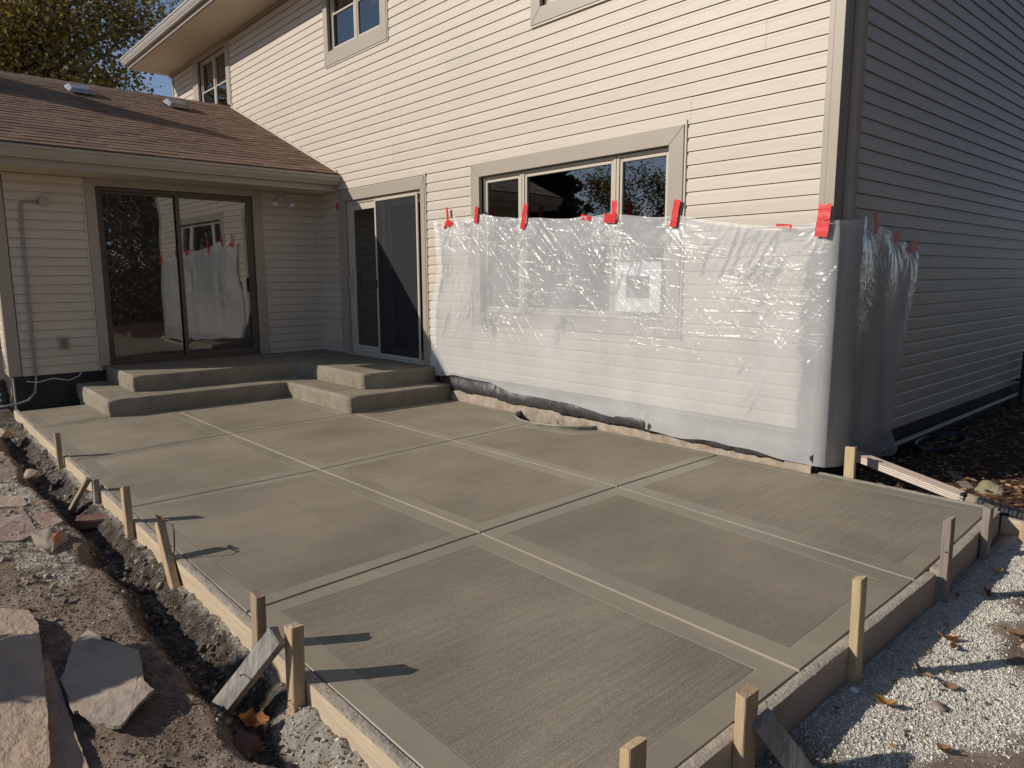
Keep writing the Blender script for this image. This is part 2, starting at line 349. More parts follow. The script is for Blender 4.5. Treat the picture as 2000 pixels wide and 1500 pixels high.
# ================================================================== GROUND
FX = -3.79
def H(x, y):
    x = np.asarray(x, float); y = np.asarray(y, float)
    z = -.19 + .012*(fbm(x*3, y*3, 4, 1)-.5)
    # left mound and trench in front of the form
    ed = -4.035 + .07*(fbm(x*2.2, y*0+3, 3, 5)-.5)*2 + .03*(vn(x*9, y*0, 8)-.5)
    m = sstep(ed+.055, ed-.055, y)
    rough = .045*(fbm(x*7, y*7, 6, 11, .62)-.5)+.014*(ridge(x*16, y*16, 3, 3)-.5)
    left = -.095 - .035*sstep(-4.35, -4.8, y) + rough + .03*(fbm(x*1.7, y*1.7, 2, 21)-.5)
    tr = -.225+.085*sstep(-3.93, -3.80, y) + .085*(fbm(x*10, y*10, 6, 31, .68)-.5)+.028*(ridge(x*22, y*22, 3, 37)-.5)
    zl = tr*(1-m)+left*m
    wl_ = sstep(1.1, .9, x)*sstep(-3.70, -3.78, y)*sstep(-6.9, -6.3, x) + 0*x
    wfar = sstep(-3.70, -3.78, y)*sstep(-6.3, -6.9, x)
    z = z*(1-wl_)+zl*wl_
    z = z*(1-wfar)+(-.12+.03*(fbm(x*3, y*3, 4, 2)-.5))*wfar
    # right gravel
    wr = sstep(1.12, 1.2, x)*sstep(8, 5, x)
    z = z + wr*(.02*(fbm(x*6, y*6, 4, 41, .6)-.5)+.03*(fbm(x*1.3, y*1.3, 2, 44)-.5)+.006*(ridge(x*26, y*26, 2, 7)-.5))
    # mulch bed
    wb = sstep(.05, .25, y)*sstep(-.1, .1, x)
    z = z + wb*(.02+.03*(fbm(x*5, y*5, 4, 51, .6)-.3))
    # keep clear under slab
    ins = (x > -6.55)*(x < 1.10)*(y > -3.74)*(y < .0)
    z = np.where(ins, -.24, z)
    hin = (x > -13)*(x < -.02)*(y > .02)*(y < 9)
    return np.where(hin, -.3, z)
def zones(x, y):
    g = np.zeros_like(x); w = np.zeros_like(x); b = np.zeros_like(x)
    n = fbm(x*2.3, y*2.3, 4, 61); n2 = fbm(x*9, y*9, 3, 63)
    lim = 1.40+.34*np.exp(-((y+1.95)/.42)**2)+.25*sstep(-.9, -.3, y)
    gr = (x > 1.14)*sstep(-.05, .05, lim-x+.35*(n-.5)+.12*(n2-.5))*(1-.85*sstep(-2.45, -2.75, y))
    gl = sstep(.25, 0, np.hypot((x+2.9)/.9, (y+4.27)/.16)-1)*sstep(.40, .55, n2+.06)
    gl = np.maximum(gl, sstep(.2, 0, np.hypot((x+1.85)/.45, (y+4.25)/.12)-1)*sstep(.45, .58, n2))
    gf = sstep(-3.84, -3.80, y)*sstep(-3.7, -3.78, y)*(x < 1.1)*(x > -6)*sstep(.42, .6, n2+.1)   # cement crumbs at the form's foot
    gf = np.maximum(gf, sstep(.22, 0, np.hypot((x-.25)/.28, (y+3.86)/.07)-1))
    g = np.clip(gr*(.72+.5*n2)+gl*.75+gf*.72, 0, 1)
    w = sstep(-4.06, -4.0, y)*sstep(-3.75, -3.8, y)*(x < 1.1)
    b = (x > -.05)*sstep(.03, .2, y)*1.0
    return np.stack([g, w, b], -1)
xs = np.concatenate([[-400, -150, -60, -30, -20, -14], np.arange(-10, -6.5, .12), np.arange(-6.5, -3.2, .022), np.arange(-3.2, 1.1, .0105), np.arange(1.1, 2.4, .014), np.arange(2.4, 5, .08), [6, 8, 12, 20, 35, 70, 160, 400]])
ys = np.concatenate([[-400, -150, -60, -30, -18, -11, -8, -7], np.arange(-6.2, -5.1, .06), np.arange(-5.1, -3.7, .0105), np.arange(-3.7, .9, .019), np.arange(.9, 3, .035), np.arange(3, 8, .1), [9, 11, 15, 25, 50, 120, 400]])
X, Y = np.meshgrid(xs, ys); Zg = H(X, Y)
nx, ny = len(xs), len(ys)
idx = np.arange(nx*ny).reshape(ny, nx)
Fq = np.stack([idx[:-1, :-1], idx[:-1, 1:], idx[1:, 1:], idx[1:, :-1]], -1).reshape(-1, 4)
def ground_mat():
    m, n, l = mat('soil and gravel ground'); out = n.new('ShaderNodeOutputMaterial'); b = n.new('ShaderNodeBsdfPrincipled'); l.new(b.outputs[0], out.inputs[0])
    b.inputs['Roughness'].default_value = .95; b.inputs['Specular IOR Level'].default_value = .25
    tc = n.new('ShaderNodeTexCoord')
    def nz(s, d=6, r=.6):
        t = n.new('ShaderNodeTexNoise'); t.inputs['Scale'].default_value = s; t.inputs['Detail'].default_value = d; t.inputs['Roughness'].default_value = r; l.new(tc.outputs['Object'], t.inputs['Vector']); return t.outputs[0]
    def ramp(f, *st):
        r = n.new('ShaderNodeValToRGB'); l.new(f, r.inputs[0]); e = r.color_ramp.elements
        e[0].position, e[0].color = st[0][0], (*st[0][1], 1); e[1].position, e[1].color = st[-1][0], (*st[-1][1], 1)
        for p, c in st[1:-1]: q = e.new(p); q.color = (*c, 1)
        return r.outputs[0]
    def mix(f, A, B, k='MIX'):
        x = n.new('ShaderNodeMix'); x.data_type = 'RGBA'; x.blend_type = k
        if hasattr(f, 'is_linked'): l.new(f, x.inputs[0])
        else: x.inputs[0].default_value = f
        l.new(A, x.inputs[6]); l.new(B, x.inputs[7]); return x.outputs[2]
    dirt = ramp(nz(5), (.3, (.22, .165, .12)), (.5, (.345, .262, .195)), (.7, (.46, .37, .29)))
    dirt = mix(.7, dirt, ramp(nz(60), (.3, (.6, .6, .6)), (.7, (1.25, 1.25, 1.25))), 'MULTIPLY')
    wet = ramp(nz(14), (.3, (.045, .036, .030)), (.52, (.105, .088, .072)), (.76, (.30, .265, .225)))
    grav = ramp(nz(60), (.3, (.40, .36, .30)), (.5, (.62, .57, .48)), (.68, (.76, .71, .62)))
    mul = ramp(nz(30), (.3, (.03, .018, .013)), (.55, (.11, .06, .04)), (.75, (.22, .14, .09)))
    a = n.new('ShaderNodeAttribute'); a.attribute_name = 'zone'; sp = n.new('ShaderNodeSeparateColor'); l.new(a.outputs[0], sp.inputs[0])
    c = mix(sp.outputs[1], dirt, wet); c = mix(sp.outputs[0], c, grav); c = mix(sp.outputs[2], c, mul)
    l.new(c, b.inputs['Base Color'])
    bp = n.new('ShaderNodeBump'); bp.inputs['Distance'].default_value = .022; bp.inputs['Strength'].default_value = 1; l.new(nz(38, 10, .78), bp.inputs['Height'])
    l.new(bp.outputs[0], b.inputs['Normal'])
    return m
gme = npmesh('ground', np.stack([X, Y, Zg], -1).reshape(-1, 3), Fq, [ground_mat()], ('zone', zones(X, Y).reshape(-1, 3)), True)
link('ground', gme, kind='structure')

# ================================================================== PATIO
ZS = -.05
patio = empty('patio', (-2.5, -1.9, -.19), kind='structure')
K = dict(LD=(-6.6, -3.752), k4D=(-5.503, -3.752), k3D=(-3.93, -3.752), k2D=(-2.42, -3.752), k1D=(-.61, -3.752), XD=(1.135, -3.752),
         L3=(-6.6, -3.13), s3=(-5.655, -3.13), sj1=(-5.58, -2.546), k3j1=(-4.045, -2.535), k2j1=(-2.425, -2.507), k1j1=(-.672, -2.464), xj1=(1.126, -2.494),
         sj2=(-5.6, -1.30), k3j2=(-4.15, -1.275), k2j2=(-2.517, -1.266), k1j2=(-.721, -1.265), xj2=(1.117, -1.393),
         b3=(-4.15, -.01), b2=(-2.60, -.01), b1=(-.735, -.01), bx=(1.055, -.01))
WX, WA, WB = -2.48, .50, .315    # window well half ellipse
def wellpts(t0, t1, n=10, grow=.012):
    return [(WX+(WA+grow)*math.cos(t), -.01-(WB+grow)*math.sin(t)) for t in np.linspace(t0, t1, n)]
def inset(poly, d):
    n = len(poly); out = []
    A = sum(poly[i][0]*poly[(i+1) % n][1]-poly[(i+1) % n][0]*poly[i][1] for i in range(n)); s = 1 if A > 0 else -1
    for i in range(n):
        p0, p1, p2 = Vector(poly[i-1]), Vector(poly[i]), Vector(poly[(i+1) % n])
        e1 = (p1-p0).normalized(); e2 = (p2-p1).normalized(); n1 = Vector((-e1.y, e1.x))*s; n2 = Vector((-e2.y, e2.x))*s
        b = (n1+n2); k = d/max(.35, b.length_squared/2); out.append(tuple(p1+b*k*1.0))
    return out
def slab(pts, inner=None, band=.10, name='slab', broom=False):
    g = .0042
    o1 = inset(pts, g); o2 = inset(pts, g+.005)
    inn = inner or inset(pts, band)
    rj = random.Random(int(sum(p[0]*31+p[1]*17 for p in pts)*10)); cor = [(p[0]+rj.uniform(-.014, .014), p[1]+rj.uniform(-.014, .014)) for p in inn]; inn = []
    for i in range(len(cor)):
        A = Vector(cor[i]); B = Vector(cor[(i+1) % len(cor)]); m_ = max(1, int((B-A).length/.13)); nn = Vector((-(B-A).y, (B-A).x)).normalized()
        inn += [tuple(A+(B-A)*j/m_+nn*(rj.uniform(-.0028, .0028) if j else 0)) for j in range(m_)]
    n = len(pts); k = len(inn); mb = MB()
    mb.add([(p[0], p[1], ZS-.012) for p in o1]+[(p[0], p[1], ZS-.14) for p in o1], [(i, (i+1) % n, n+(i+1) % n, n+i) for i in range(n)])
    mid = inset(pts, g+.0015)
    mb.add([(p[0], p[1], ZS-.012) for p in o1]+[(p[0], p[1], ZS-.004) for p in mid], [(i, (i+1) % n, n+(i+1) % n, n+i) for i in range(n)])
    mb.add([(p[0], p[1], ZS-.004) for p in mid]+[(p[0], p[1], ZS) for p in o2], [(i, (i+1) % n, n+(i+1) % n, n+i) for i in range(n)])
    tr = tessellate_polygon([[Vector((*p, 0)) for p in o2], [Vector((*p, 0)) for p in inn]])
    mb.add([(p[0], p[1], ZS) for p in o2]+[(p[0], p[1], ZS) for p in inn], tr)
    lo = inset(inn, .004)
    mb.add([(p[0], p[1], ZS) for p in inn]+[(p[0], p[1], ZS-.0018) for p in lo], [(i, (i+1) % k, k+(i+1) % k, k+i) for i in range(k)])
    lo2 = inset(inn, .009)
    mb.add([(p[0], p[1], ZS-.0018) for p in lo]+[(p[0], p[1], ZS-.001) for p in lo2], [(i, (i+1) % k, k+(i+1) % k, k+i) for i in range(k)], 1)
    tr = tessellate_polygon([[Vector((*p, 0)) for p in lo2]])
    mb.add([(p[0], p[1], ZS-.001) for p in lo2], tr, 1)
    return mb.obj(name, [M_BAND, M_BROOM if broom else M_FIELD], patio)
k_ = K
slab([k_['LD'], k_['k4D'], k_['s3'], (-6.6, -3.13)])
slab([k_['k4D'], k_['k3D'], k_['k3j1'], k_['sj1'], k_['s3']])
slab([k_['k3D'], k_['k2D'], k_['k2j1'], k_['k3j1']])
slab([k_['k2D'], k_['k1D'], k_['k1j1'], k_['k2j1']])
slab([k_['k1D'], k_['XD'], k_['xj1'], k_['k1j1']], band=.11, broom=True)
slab([k_['sj1'], k_['k3j1'], k_['k3j2'], k_['sj2']])
slab([k_['k3j1'], k_['k2j1'], k_['k2j2'], k_['k3j2']])
slab([k_['k2j1'], k_['k1j1'], k_['k1j2'], k_['k2j2']], broom=True)
slab([k_['k1j1'], k_['xj1'], k_['xj2'], k_['k1j2']], band=.11)
jx = lambda f: (k_['k2j2'][0]+(k_['b2'][0]-k_['k2j2'][0])*f, k_['k2j2'][1]+(k_['b2'][1]-k_['k2j2'][1])*f)
tj = math.acos((-2.575-WX)/(WA+.012))
slab([k_['k3j2'], k_['k2j2'], (-2.575, -.01-(WB+.012)*math.sin(tj))]+wellpts(tj+.12, math.pi, 9)+[k_['b3']], inner=[(-4.06, -1.18), (-2.62, -1.175), (-2.68, -.46), (-3.08, -.37), (-3.13, -.1), (-4.06, -.1)])
slab([k_['k2j2'], k_['k1j2'], k_['b1']]+wellpts(0, tj-.12, 10)+[(-2.575, -.01-(WB+.012)*math.sin(tj))], inner=[(-2.42, -1.175), (-.81, -1.175), (-.82, -.1), (-1.86, -.1), (-1.93, -.37), (-2.49, -.46)])
slab([k_['k1j2'], k_['xj2'], k_['bx'], k_['b1']], band=.11, broom=True)
MB().box(-5.59, -4.155, -1.27, -.02, -.2, -.06).box(-7.1, -5.61, -3.12, -.02, -.2, -.06).obj('slab_bed', 'step', patio)
# fresh concrete steps
steps = empty('entry_steps', (-6, -1.5, -.05), 'fresh grey concrete landing with a wrap-around lower step in the corner of the two walls', 'steps')
def lblock(pts, z0, z1, name, seed, jit=.006):
    mb = MB(); P = []
    for i in range(len(pts)):
        a = Vector(pts[i]); b = Vector(pts[(i+1) % len(pts)]); n = max(1, int((b-a).length/.09))
        P += [tuple(a+(b-a)*j/n) for j in range(n)]
    n = len(P); zz = [(z0, 0), (z0+.02, .001), ((z0+z1)/2, -.004), (z1-.03, .001), (z1-.012, .003), (z1-.003, .010), (z1, .022)]
    V = []; 
    base = inset(pts, 0)
    from mathutils import noise as mn
    for z, ins in zz:
        Q = inset(P, ins) 
        for q in Q:
            nv = mn.noise_vector(Vector((q[0]*3+seed, q[1]*3, z*6)))*jit
            V.append((q[0]+nv.x, q[1]+nv.y, z+nv.z*.5))
    F = [(r*n+i, r*n+(i+1) % n, (r+1)*n+(i+1) % n, (r+1)*n+i) for r in range(len(zz)-1) for i in range(n)]
    mb.add(V, F)
    top = V[-n:]; mb.add(top, tessellate_polygon([[Vector(t) for t in top]]))
    o = mb.obj(name, 'step', steps)
    for p in o.data.polygons: p.use_smooth = p.index < len(F)
    return o
lblock([(-7.19, -3.13), (-5.61, -3.14), (-5.59, -1.31), (-4.14, -1.295), (-4.13, -.02), (-7.19, -.02)], -.052, .12, 'lower_step', 1)
lblock([(-7.19, -2.81), (-5.985, -2.81), (-5.955, -.975), (-4.45, -.955), (-4.42, -.02), (-7.19, -.02)], .118, .29, 'landing', 5)

# ================================================================== HOUSE
W = 7.2084
house = empty('house', (-3, 0, -.2), 'two-storey beige house with vinyl siding and a low brown-shingled wing on its left', 'house')
def profile_pts(z0, z1, out=.0):
    h = z1-z0
    return [(-.008, z0), (.0138+out, z0), (.0134+out, z0+h*.04), (.0118+out, z0+h*.70), (.0050+out, z0+h*.82), (.0040+out, z0+h*.945), (-.006+out, z0+h*.962), (-.006+out, z1+.004), (-.008, z1+.004)]
def sid_panel(courses, wall):
    """courses: list of (z0,z1,u0,u1,out); wall maps (u, off, z) -> xyz"""
    mb = MB()
    for z0, z1, u0, u1, out in courses:
        pr = profile_pts(z0, z1, out)
        mb.extr(pr, lambda o, z, u=u0: wall(u, o, z), lambda o, z, u=u1: wall(u, o, z))
    me = mb.mesh('siding_panel', [MT['siding']]); return link('siding_panel', me, house)
def side_rows(wall, u0, u1, z0, nc, hs, seg, seed, cuts, top=None):
    r = random.Random(seed); row = 0; c = 0
    while c < nc:
        base = r.uniform(0, seg)
        joints = [u0]+[u0+base+k*seg for k in range(-1, 40) if u0+.25 < u0+base+k*seg < u1-.25]+[u1]
        for j in range(len(joints)-1):
            a, b = joints[j], joints[j+1]; cs = {}
            for q in range(2):
                if c+q >= nc: break
                za = z0+(c+q)*hs; zb = za+hs
                if top:
                    t0, t1 = top(za); aa, bb = max(a, t0), min(b, t1)
                else: aa, bb = a, b
                if bb-aa < .02: continue
                spans = [(aa, bb)]
                for (cu0, cu1, cz0, cz1) in cuts:
                    if zb > cz0+.002 and za < cz1-.002:
                        ns = []
                        for s0, s1 in spans:
                            if cu1 <= s0 or cu0 >= s1: ns.append((s0, s1)); continue
                            if cu0 > s0: ns.append((s0, cu0))
                            if cu1 < s1: ns.append((cu1, s1))
                        spans = ns
                for s0, s1 in spans:
                    if s1-s0 > .02:
                        key = None
                        for kk, lst in cs.items():
                            if lst and min(lst[-1][3], s1) > max(lst[-1][2], s0): key = kk; break
                        if key is None: key = len(cs); cs[key] = []
                        cs[key].append((za, zb-.0005, s0+(.0008 if s0 == a and j else 0), s1, .0012 if (j+row) % 2 else 0))
            for lst in cs.values():
                if lst: sid_panel(lst, wall)
        c += 2; row += 1
wm = lambda u, o, z: (u, -o, z)               # main wall y=0, facing -y
ww = lambda u, o, z: (-W+o, u, z)             # wing wall x=-W, facing +x
ws = lambda u, o, z: (o, u, z)                # side wall x=0, facing +x
we = lambda u, o, z: (u, -3.72-o, z)          # wing end wall
# openings (inner) : x0,x1,z0,z1 and casing outer rect
OP = {'big': ((-3.625, -1.290, .94, 2.312), (-3.762, -1.153, .815, 2.4456)),
      'door': ((-6.42, -4.68, .29, 2.29), (-6.613, -4.60, .29, 2.4267)),
      'w2': ((-6.69, -5.42, 4.20, 5.10), (-6.80, -5.285, 4.03, 5.19)),
      'w3': ((-2.735, -1.50, 3.70, 4.9), (-2.857, -1.38, 3.565, 5.05)),
      'w1': ((-11.55, -10.22, 4.05, 5.10), (-11.82, -10.08, 3.9, 5.19))}
cuts = [(o[1][0]+.03, o[1][1]-.03, o[0][2], o[0][3]) for o in OP.values()]
side_rows(wm, -W, -.075, .2415, 22, .1001, 3.66, 3, [(c[0], c[1], c[2] if c[2] > .4 else .2, c[3]) for c in cuts])
side_rows(wm, -12.95, -.075, .2415+22*.1001, 27, .1001, 3.66, 4, cuts)
WOP = ((-2.755, -.940, .30, 2.35), (-2.862, -.8187, .29, 2.43))
side_rows(ww, -3.62, -.02, .2415, 22, .1001, 3.66, 5, [(WOP[1][0]+.02, WOP[1][1]-.02, .2, 2.5)])
side_rows(we, -12.9, -W-.06, .2415, 22, .1001, 3.66, 9, [])
side_rows(ws, .118, 7.6, .067, 52, .1001, 3.66, 6, [])
# wall sheathing with holes
def holed(wall, u0, u1, z0, z1, holes, off, th, name='wall'):
    us = sorted({u0, u1, *[h[0] for h in holes], *[h[1] for h in holes]}); zs_ = sorted({z0, z1, *[h[2] for h in holes], *[h[3] for h in holes]})
    mb = MB()
    for a, b in zip(us[:-1], us[1:]):
        for c, d in zip(zs_[:-1], zs_[1:]):
            cu, cz = (a+b)/2, (c+d)/2
            if any(h[0] < cu < h[1] and h[2] < cz < h[3] for h in holes): continue
            pr = [(off, c), (off, d), (off-th, d), (off-th, c)]
            mb.extr(pr, lambda o, z, u=a: wall(u, o, z), lambda o, z, u=b: wall(u, o, z))
    mb.obj(name, 'trim', house)
holed(wm, -12.95, 0, -.3, 5.3, [o[0] for o in OP.values()], -.009, .02)
holed(ww, -3.715, -.022, .20, 2.5, [WOP[0]], -.009, .02)
holed(ws, .022, 7.7, -.3, 5.3, [], -.009, .02)
holed(we, -12.95, -W-.022, -.3, 2.6, [], -.009, .02)
# foundations
MB().box(-W-.03, -4.2, .0, .03, -.3, .2405).obj('foundation_wall', 'found', house)
MB().box(-4.2, -.003, -.006, .02, -.3, .2405).obj('foundation_wall', 'found', house)
MB().box(-W-.06, -W-.005, -3.70, -.1, -.3, .2405).obj('foundation_wall', 'found', house)
MB().box(-.02, .004, .01, 7.6, -.3, .066).obj('foundation_wall', 'found', house)
# ledge of old concrete below the membrane
def ledge():
    V = []; F = []; n = 260; rows = 5
    xs_ = np.linspace(-4.13, -.01, n)
    for i, x in enumerate(xs_):
        top = .06+.018*(vn(x*6, 0*x, 5)-.5)*2-.05*((x+4.1)/4.1)
        dd = .028+.014*(vn(x*11, 0*x, 9))
        for j in range(rows):
            t = j/(rows-1)
            y = [-.006, -.012-dd*.5, -.012-dd, -.014-dd, -.016-dd][j]; z = [top, top-.004, top-.02, (top-.12)/2-.02, -.12][j]
            y += .006*(float(vn(x*30, z*30, 4))-.5)
            V.append((x, y, z))
    for i in range(n-1):
        for j in range(rows-1):
            a = i*rows+j; F.append((a, a+1, a+rows+1, a+rows))
    me = npmesh('footing_ledge', V, F, ['oldconc'], smooth=True); link('footing_ledge', me, house)
ledge()
# corner post of main wall
MB().box(-.078, -.040, -.026, -.001, .245, 5.18).obj('corner_trim', 'trim', house, bevel=.002)
MB().box(-.038, .026, -.030, -.001, .245, 5.18).box(.0, .026, -.001, .085, .245, 5.18).obj('corner_trim', 'trim_light' if 0 else 'trim', house, bevel=.002)
MB().box(.0, .018, .086, .118, .067, 5.18).obj('corner_trim', 'trim', house, bevel=.002)
# wing outer corner post, inside corner post, starter trims
MB().box(-W+.0, -W+.024, -3.745, -3.632, .245, 2.42).box(-W-.11, -W-.001, -3.745, -3.722, .245, 2.42).obj('corner_trim', 'trim', house, bevel=.002)
MB().box(-W+.002, -W+.030, -.032, -.002, .29, 2.42).obj('corner_trim', 'trim_light', house, bevel=.004)
# siding edge channels next to casings
def vch(x, z0, z1, w=.016): MB().box(x-w/2, x+w/2, -.024, -.002, z0, z1).obj('edge_channel', 'trim_light', house, bevel=.002)
vch(-4.588, .25, 2.46); vch(-1.140, .80, 2.48); vch(-5.275, 4.02, 5.19); vch(-10.068, 4.1, 5.19)
MB().box(-6.80, -5.27, -.024, -.002, 4.012, 4.026).obj('edge_channel', 'trim_light', house)
MB().box(-2.86, -1.37, -.024, -.002, 3.548, 3.562).obj('edge_channel', 'trim_light', house)
for u in (-2.875, -.806): MB().box(-W+.002, -W+.022, u-.009, u+.009, .29 if u > -2 else .25, 2.42).obj('edge_channel', 'trim_light', house, bevel=.002)
MB().box(-W+.002, -W+.024, -3.63, -2.88, 2.400, 2.42).obj('edge_channel', 'trim_light', house)
MB().box(-W+.002, -W+.024, -.79, -.035, 2.395, 2.42).obj('edge_channel', 'trim_light', house)
MB().box(-W+.035, -6.62, -.024, -.002, 2.395, 2.42).obj('edge_channel', 'trim_light', house)
MB().box(-12.99, -12.93, -.026, .05, 3.4, 5.18).obj('corner_trim', 'trim', house)
# casings: four boards, mitred look, plus reveals
def casing(par, wall, inner, outer, proud=.03, sill=True, deep=.07):
    (a, b, c, d), (A, B, Cc, D) = inner, outer
    def board(pts, nm):
        mb = MB(); n = 4
        mb.add([wall(u, proud, z) for u, z in pts]+[wall(u, .0, z) for u, z in pts], [(0, 1, 2, 3), (7, 6, 5, 4)]+[(i, i+4, (i+1) % 4+4, (i+1) % 4) for i in range(4)])
        mb.obj('casing', 'trim', par, bevel=.0025, segs=1)
    e = .0012
    board([(A, D), (B, D), (b, d), (a, d)], 't') ; 
    if Cc < c-.03:
        board([(A, Cc), (a, c), (b, c), (B, Cc)], 'b'); board([(A, Cc+e), (A, D-e), (a-e*0, d-e), (a, c+e)], 'l'); board([(B, Cc+e), (b, c+e), (b, d-e), (B, D-e)], 'r')
    else:
        board([(A, Cc), (A, D-e), (a, d-e), (a, Cc)], 'l'); board([(B, Cc), (b, Cc), (b, d-e), (B, D-e)], 'r')
    mb = MB(); t = .004
    for (u0, u1, z0, z1) in ((a-.004, a+.0, c, d), (b, b+.004, c, d), (a-.004, b+.004, d, d+.004), (a-.004, b+.004, c-.004, c)):
        mb.extr([(-deep, z0), (.002, z0), (.002, z1), (-deep, z1)], lambda o, z, u=u0: wall(u, o, z), lambda o, z, u=u1: wall(u, o, z))
    mb.obj('reveal', 'trim', par)
def rect_frame(par, wall, r, w, o0, o1, m, name='frame', bev=.003):
    a, b, c, d = r; mb = MB()
    for (u0, u1, z0, z1) in ((a, a+w, c, d), (b-w, b, c, d), (a+w, b-w, d-w, d), (a+w, b-w, c, c+w)):
        mb.extr([(o0, z0), (o1, z0), (o1, z1), (o0, z1)], lambda o, z, u=u0: wall(u, o, z), lambda o, z, u=u1: wall(u, o, z))
    mb.obj(name, m, par, bevel=bev, segs=1)
def pane(par, wall, r, o, m='glass', name='pane'):
    a, b, c, d = r; mb = MB()
    if m == 'glass':
        mb.add([wall(a, o, c), wall(b, o, c), wall(b, o, d), wall(a, o, d)], [(0, 1, 2, 3)])
    else:
        mb.extr([(o, c), (o-.002, c), (o-.002, d), (o, d)], lambda q, z, u=a: wall(u, q, z), lambda q, z, u=b: wall(u, q, z))
    mb.obj(name, m, par)
def roombox(par, wall, r, o0=-.085, depth=.9):
    a, b, c, d = r; a -= .3; b += .3; c -= .1; d += .1; mb = MB()
    P = [wall(u, o, z) for o in (o0, o0-depth) for u, z in ((a, c), (b, c), (b, d), (a, d))]
    mb.add(P, [(4, 5, 6, 7), (0, 1, 5, 4), (1, 2, 6, 5), (2, 3, 7, 6), (3, 0, 4, 7)])
    mb.obj('room_interior', 'room', par)
def part(name):
    o = bpy.data.objects.new(name, None); COL.objects.link(o); o.parent = house; o.matrix_parent_inverse = Matrix.Translation(-house.location); o.empty_display_size = .1
    return o
def linkfix(par): pass
# link() computes a grandchild's inverse from the parent: parts sit at world origin
# big window
def window_multi(name, inner, outer, splits, wall=wm, curt=None, label=None):
    w = part(name)
    if label: w['label'] = label
    casing(w, wall, inner, outer)
    a, b, c, d = inner
    for i, (u0, u1, kind) in enumerate(splits):
        rect_frame(w, wall, (u0, u1, c+.003, d-.003), .030, -.068, -.022, 'vinyl_frame')
        if kind == 'hung':
            mz = (c+d)/2
            rect_frame(w, wall, (u0+.03, u1-.03, mz-.012, d-.033), .024, -.066, -.040, 'vinyl_frame', 'sash')
            rect_frame(w, wall, (u0+.03, u1-.03, c+.033, mz+.014), .024, -.058, -.030, 'vinyl_frame', 'sash')
            pane(w, wall, (u0+.05, u1-.05, mz+.01, d-.055), -.058); pane(w, wall, (u0+.05, u1-.05, c+.055, mz-.008), -.046)
        else:
            rect_frame(w, wall, (u0+.034, u1-.034, c+.037, d-.037), .026, -.062, -.030, 'vinyl_frame', 'sash')
            pane(w, wall, (u0+.056, u1-.056, c+.058, d-.058), -.050)
    roombox(w, wall, inner)
    if curt:
        mb = MB(); a2, b2 = a-.05, b+.05; n = 60
        V = [wall(a2+(b2-a2)*i/n, -.16+.02*math.sin(i*1.9), z) for i in range(n+1) for z in (c, c+(d-c)*curt)]
        mb.add(V, [(2*i, 2*i+2, 2*i+3, 2*i+1) for i in range(n)]); mb.obj('curtain', 'curtain', w)
    return w
i_, o_ = OP['big']; window_multi('picture_window', i_, o_, [(i_[0]+.005, -3.035, 'fix'), (-3.03, -1.86, 'fix'), (-1.855, i_[1]-.005, 'fix')])
i_, o_ = OP['w2']; window_multi('window', i_, o_, [(i_[0]+.004, -6.06, 'hung'), (-6.055, i_[1]-.004, 'hung')], curt=.55)
i_, o_ = OP['w3']; window_multi('window', i_, o_, [(i_[0]+.004, -2.12, 'hung'), (-2.115, i_[1]-.004, 'hung')], curt=.55)
i_, o_ = OP['w1']; window_multi('window', i_, o_, [(i_[0]+.02, -10.89, 'hung'), (-10.885, i_[1]-.004, 'hung')], curt=.6)
# main sliding door with screen
d_ = part('patio_door'); d_['label'] = 'pale framed sliding patio door with its dark insect screen slid halfway'
i_, o_ = OP['door']; casing(d_, wm, i_, o_, deep=.11)
a, b, c, d = i_
rect_frame(d_, wm, (a+.003, b-.003, c+.002, d-.003), .035, -.10, -.01, 'vinyl_frame')
rect_frame(d_, wm, (a+.04, -5.52, c+.04, d-.04), .085, -.060, -.025, 'vinyl_frame', 'sash')
pane(d_, wm, (a+.12, -5.60, c+.12, d-.12), -.045)
rect_frame(d_, wm, (-5.56, b-.04, c+.04, d-.04), .085, -.095, -.065, 'vinyl_frame', 'sash')
pane(d_, wm, (-5.48, b-.12, c+.12, d-.12), -.085)
rect_frame(d_, wm, (-5.735, -4.79, c+.02, d-.02), .034, -.020, -.004, 'vinyl_frame', 'screen_frame')
pane(d_, wm, (-5.70, -4.825, c+.055, d-.055), -.012, 'screen', 'insect_screen')
MB().box(-5.725, -5.705, -.012, .004, 1.17, 1.27).obj('screen_latch', 'blackplastic', d_, bevel=.002)
MB().tube([(-6.33, -.0, 1.14), (-6.33, -.03, 1.17), (-6.33, -.035, 1.25), (-6.33, -.03, 1.33), (-6.33, 0, 1.36)], .009, 8).box(-6.345, -6.315, -.004, .03, 1.10, 1.42).obj('handle', 'trim_light', d_)
MB().box(a-.05, b+.02, -.045, .0, .27, .305).obj('sill', 'vinyl_frame', d_, bevel=.004)
roombox(d_, wm, i_, -.13, 1.6)
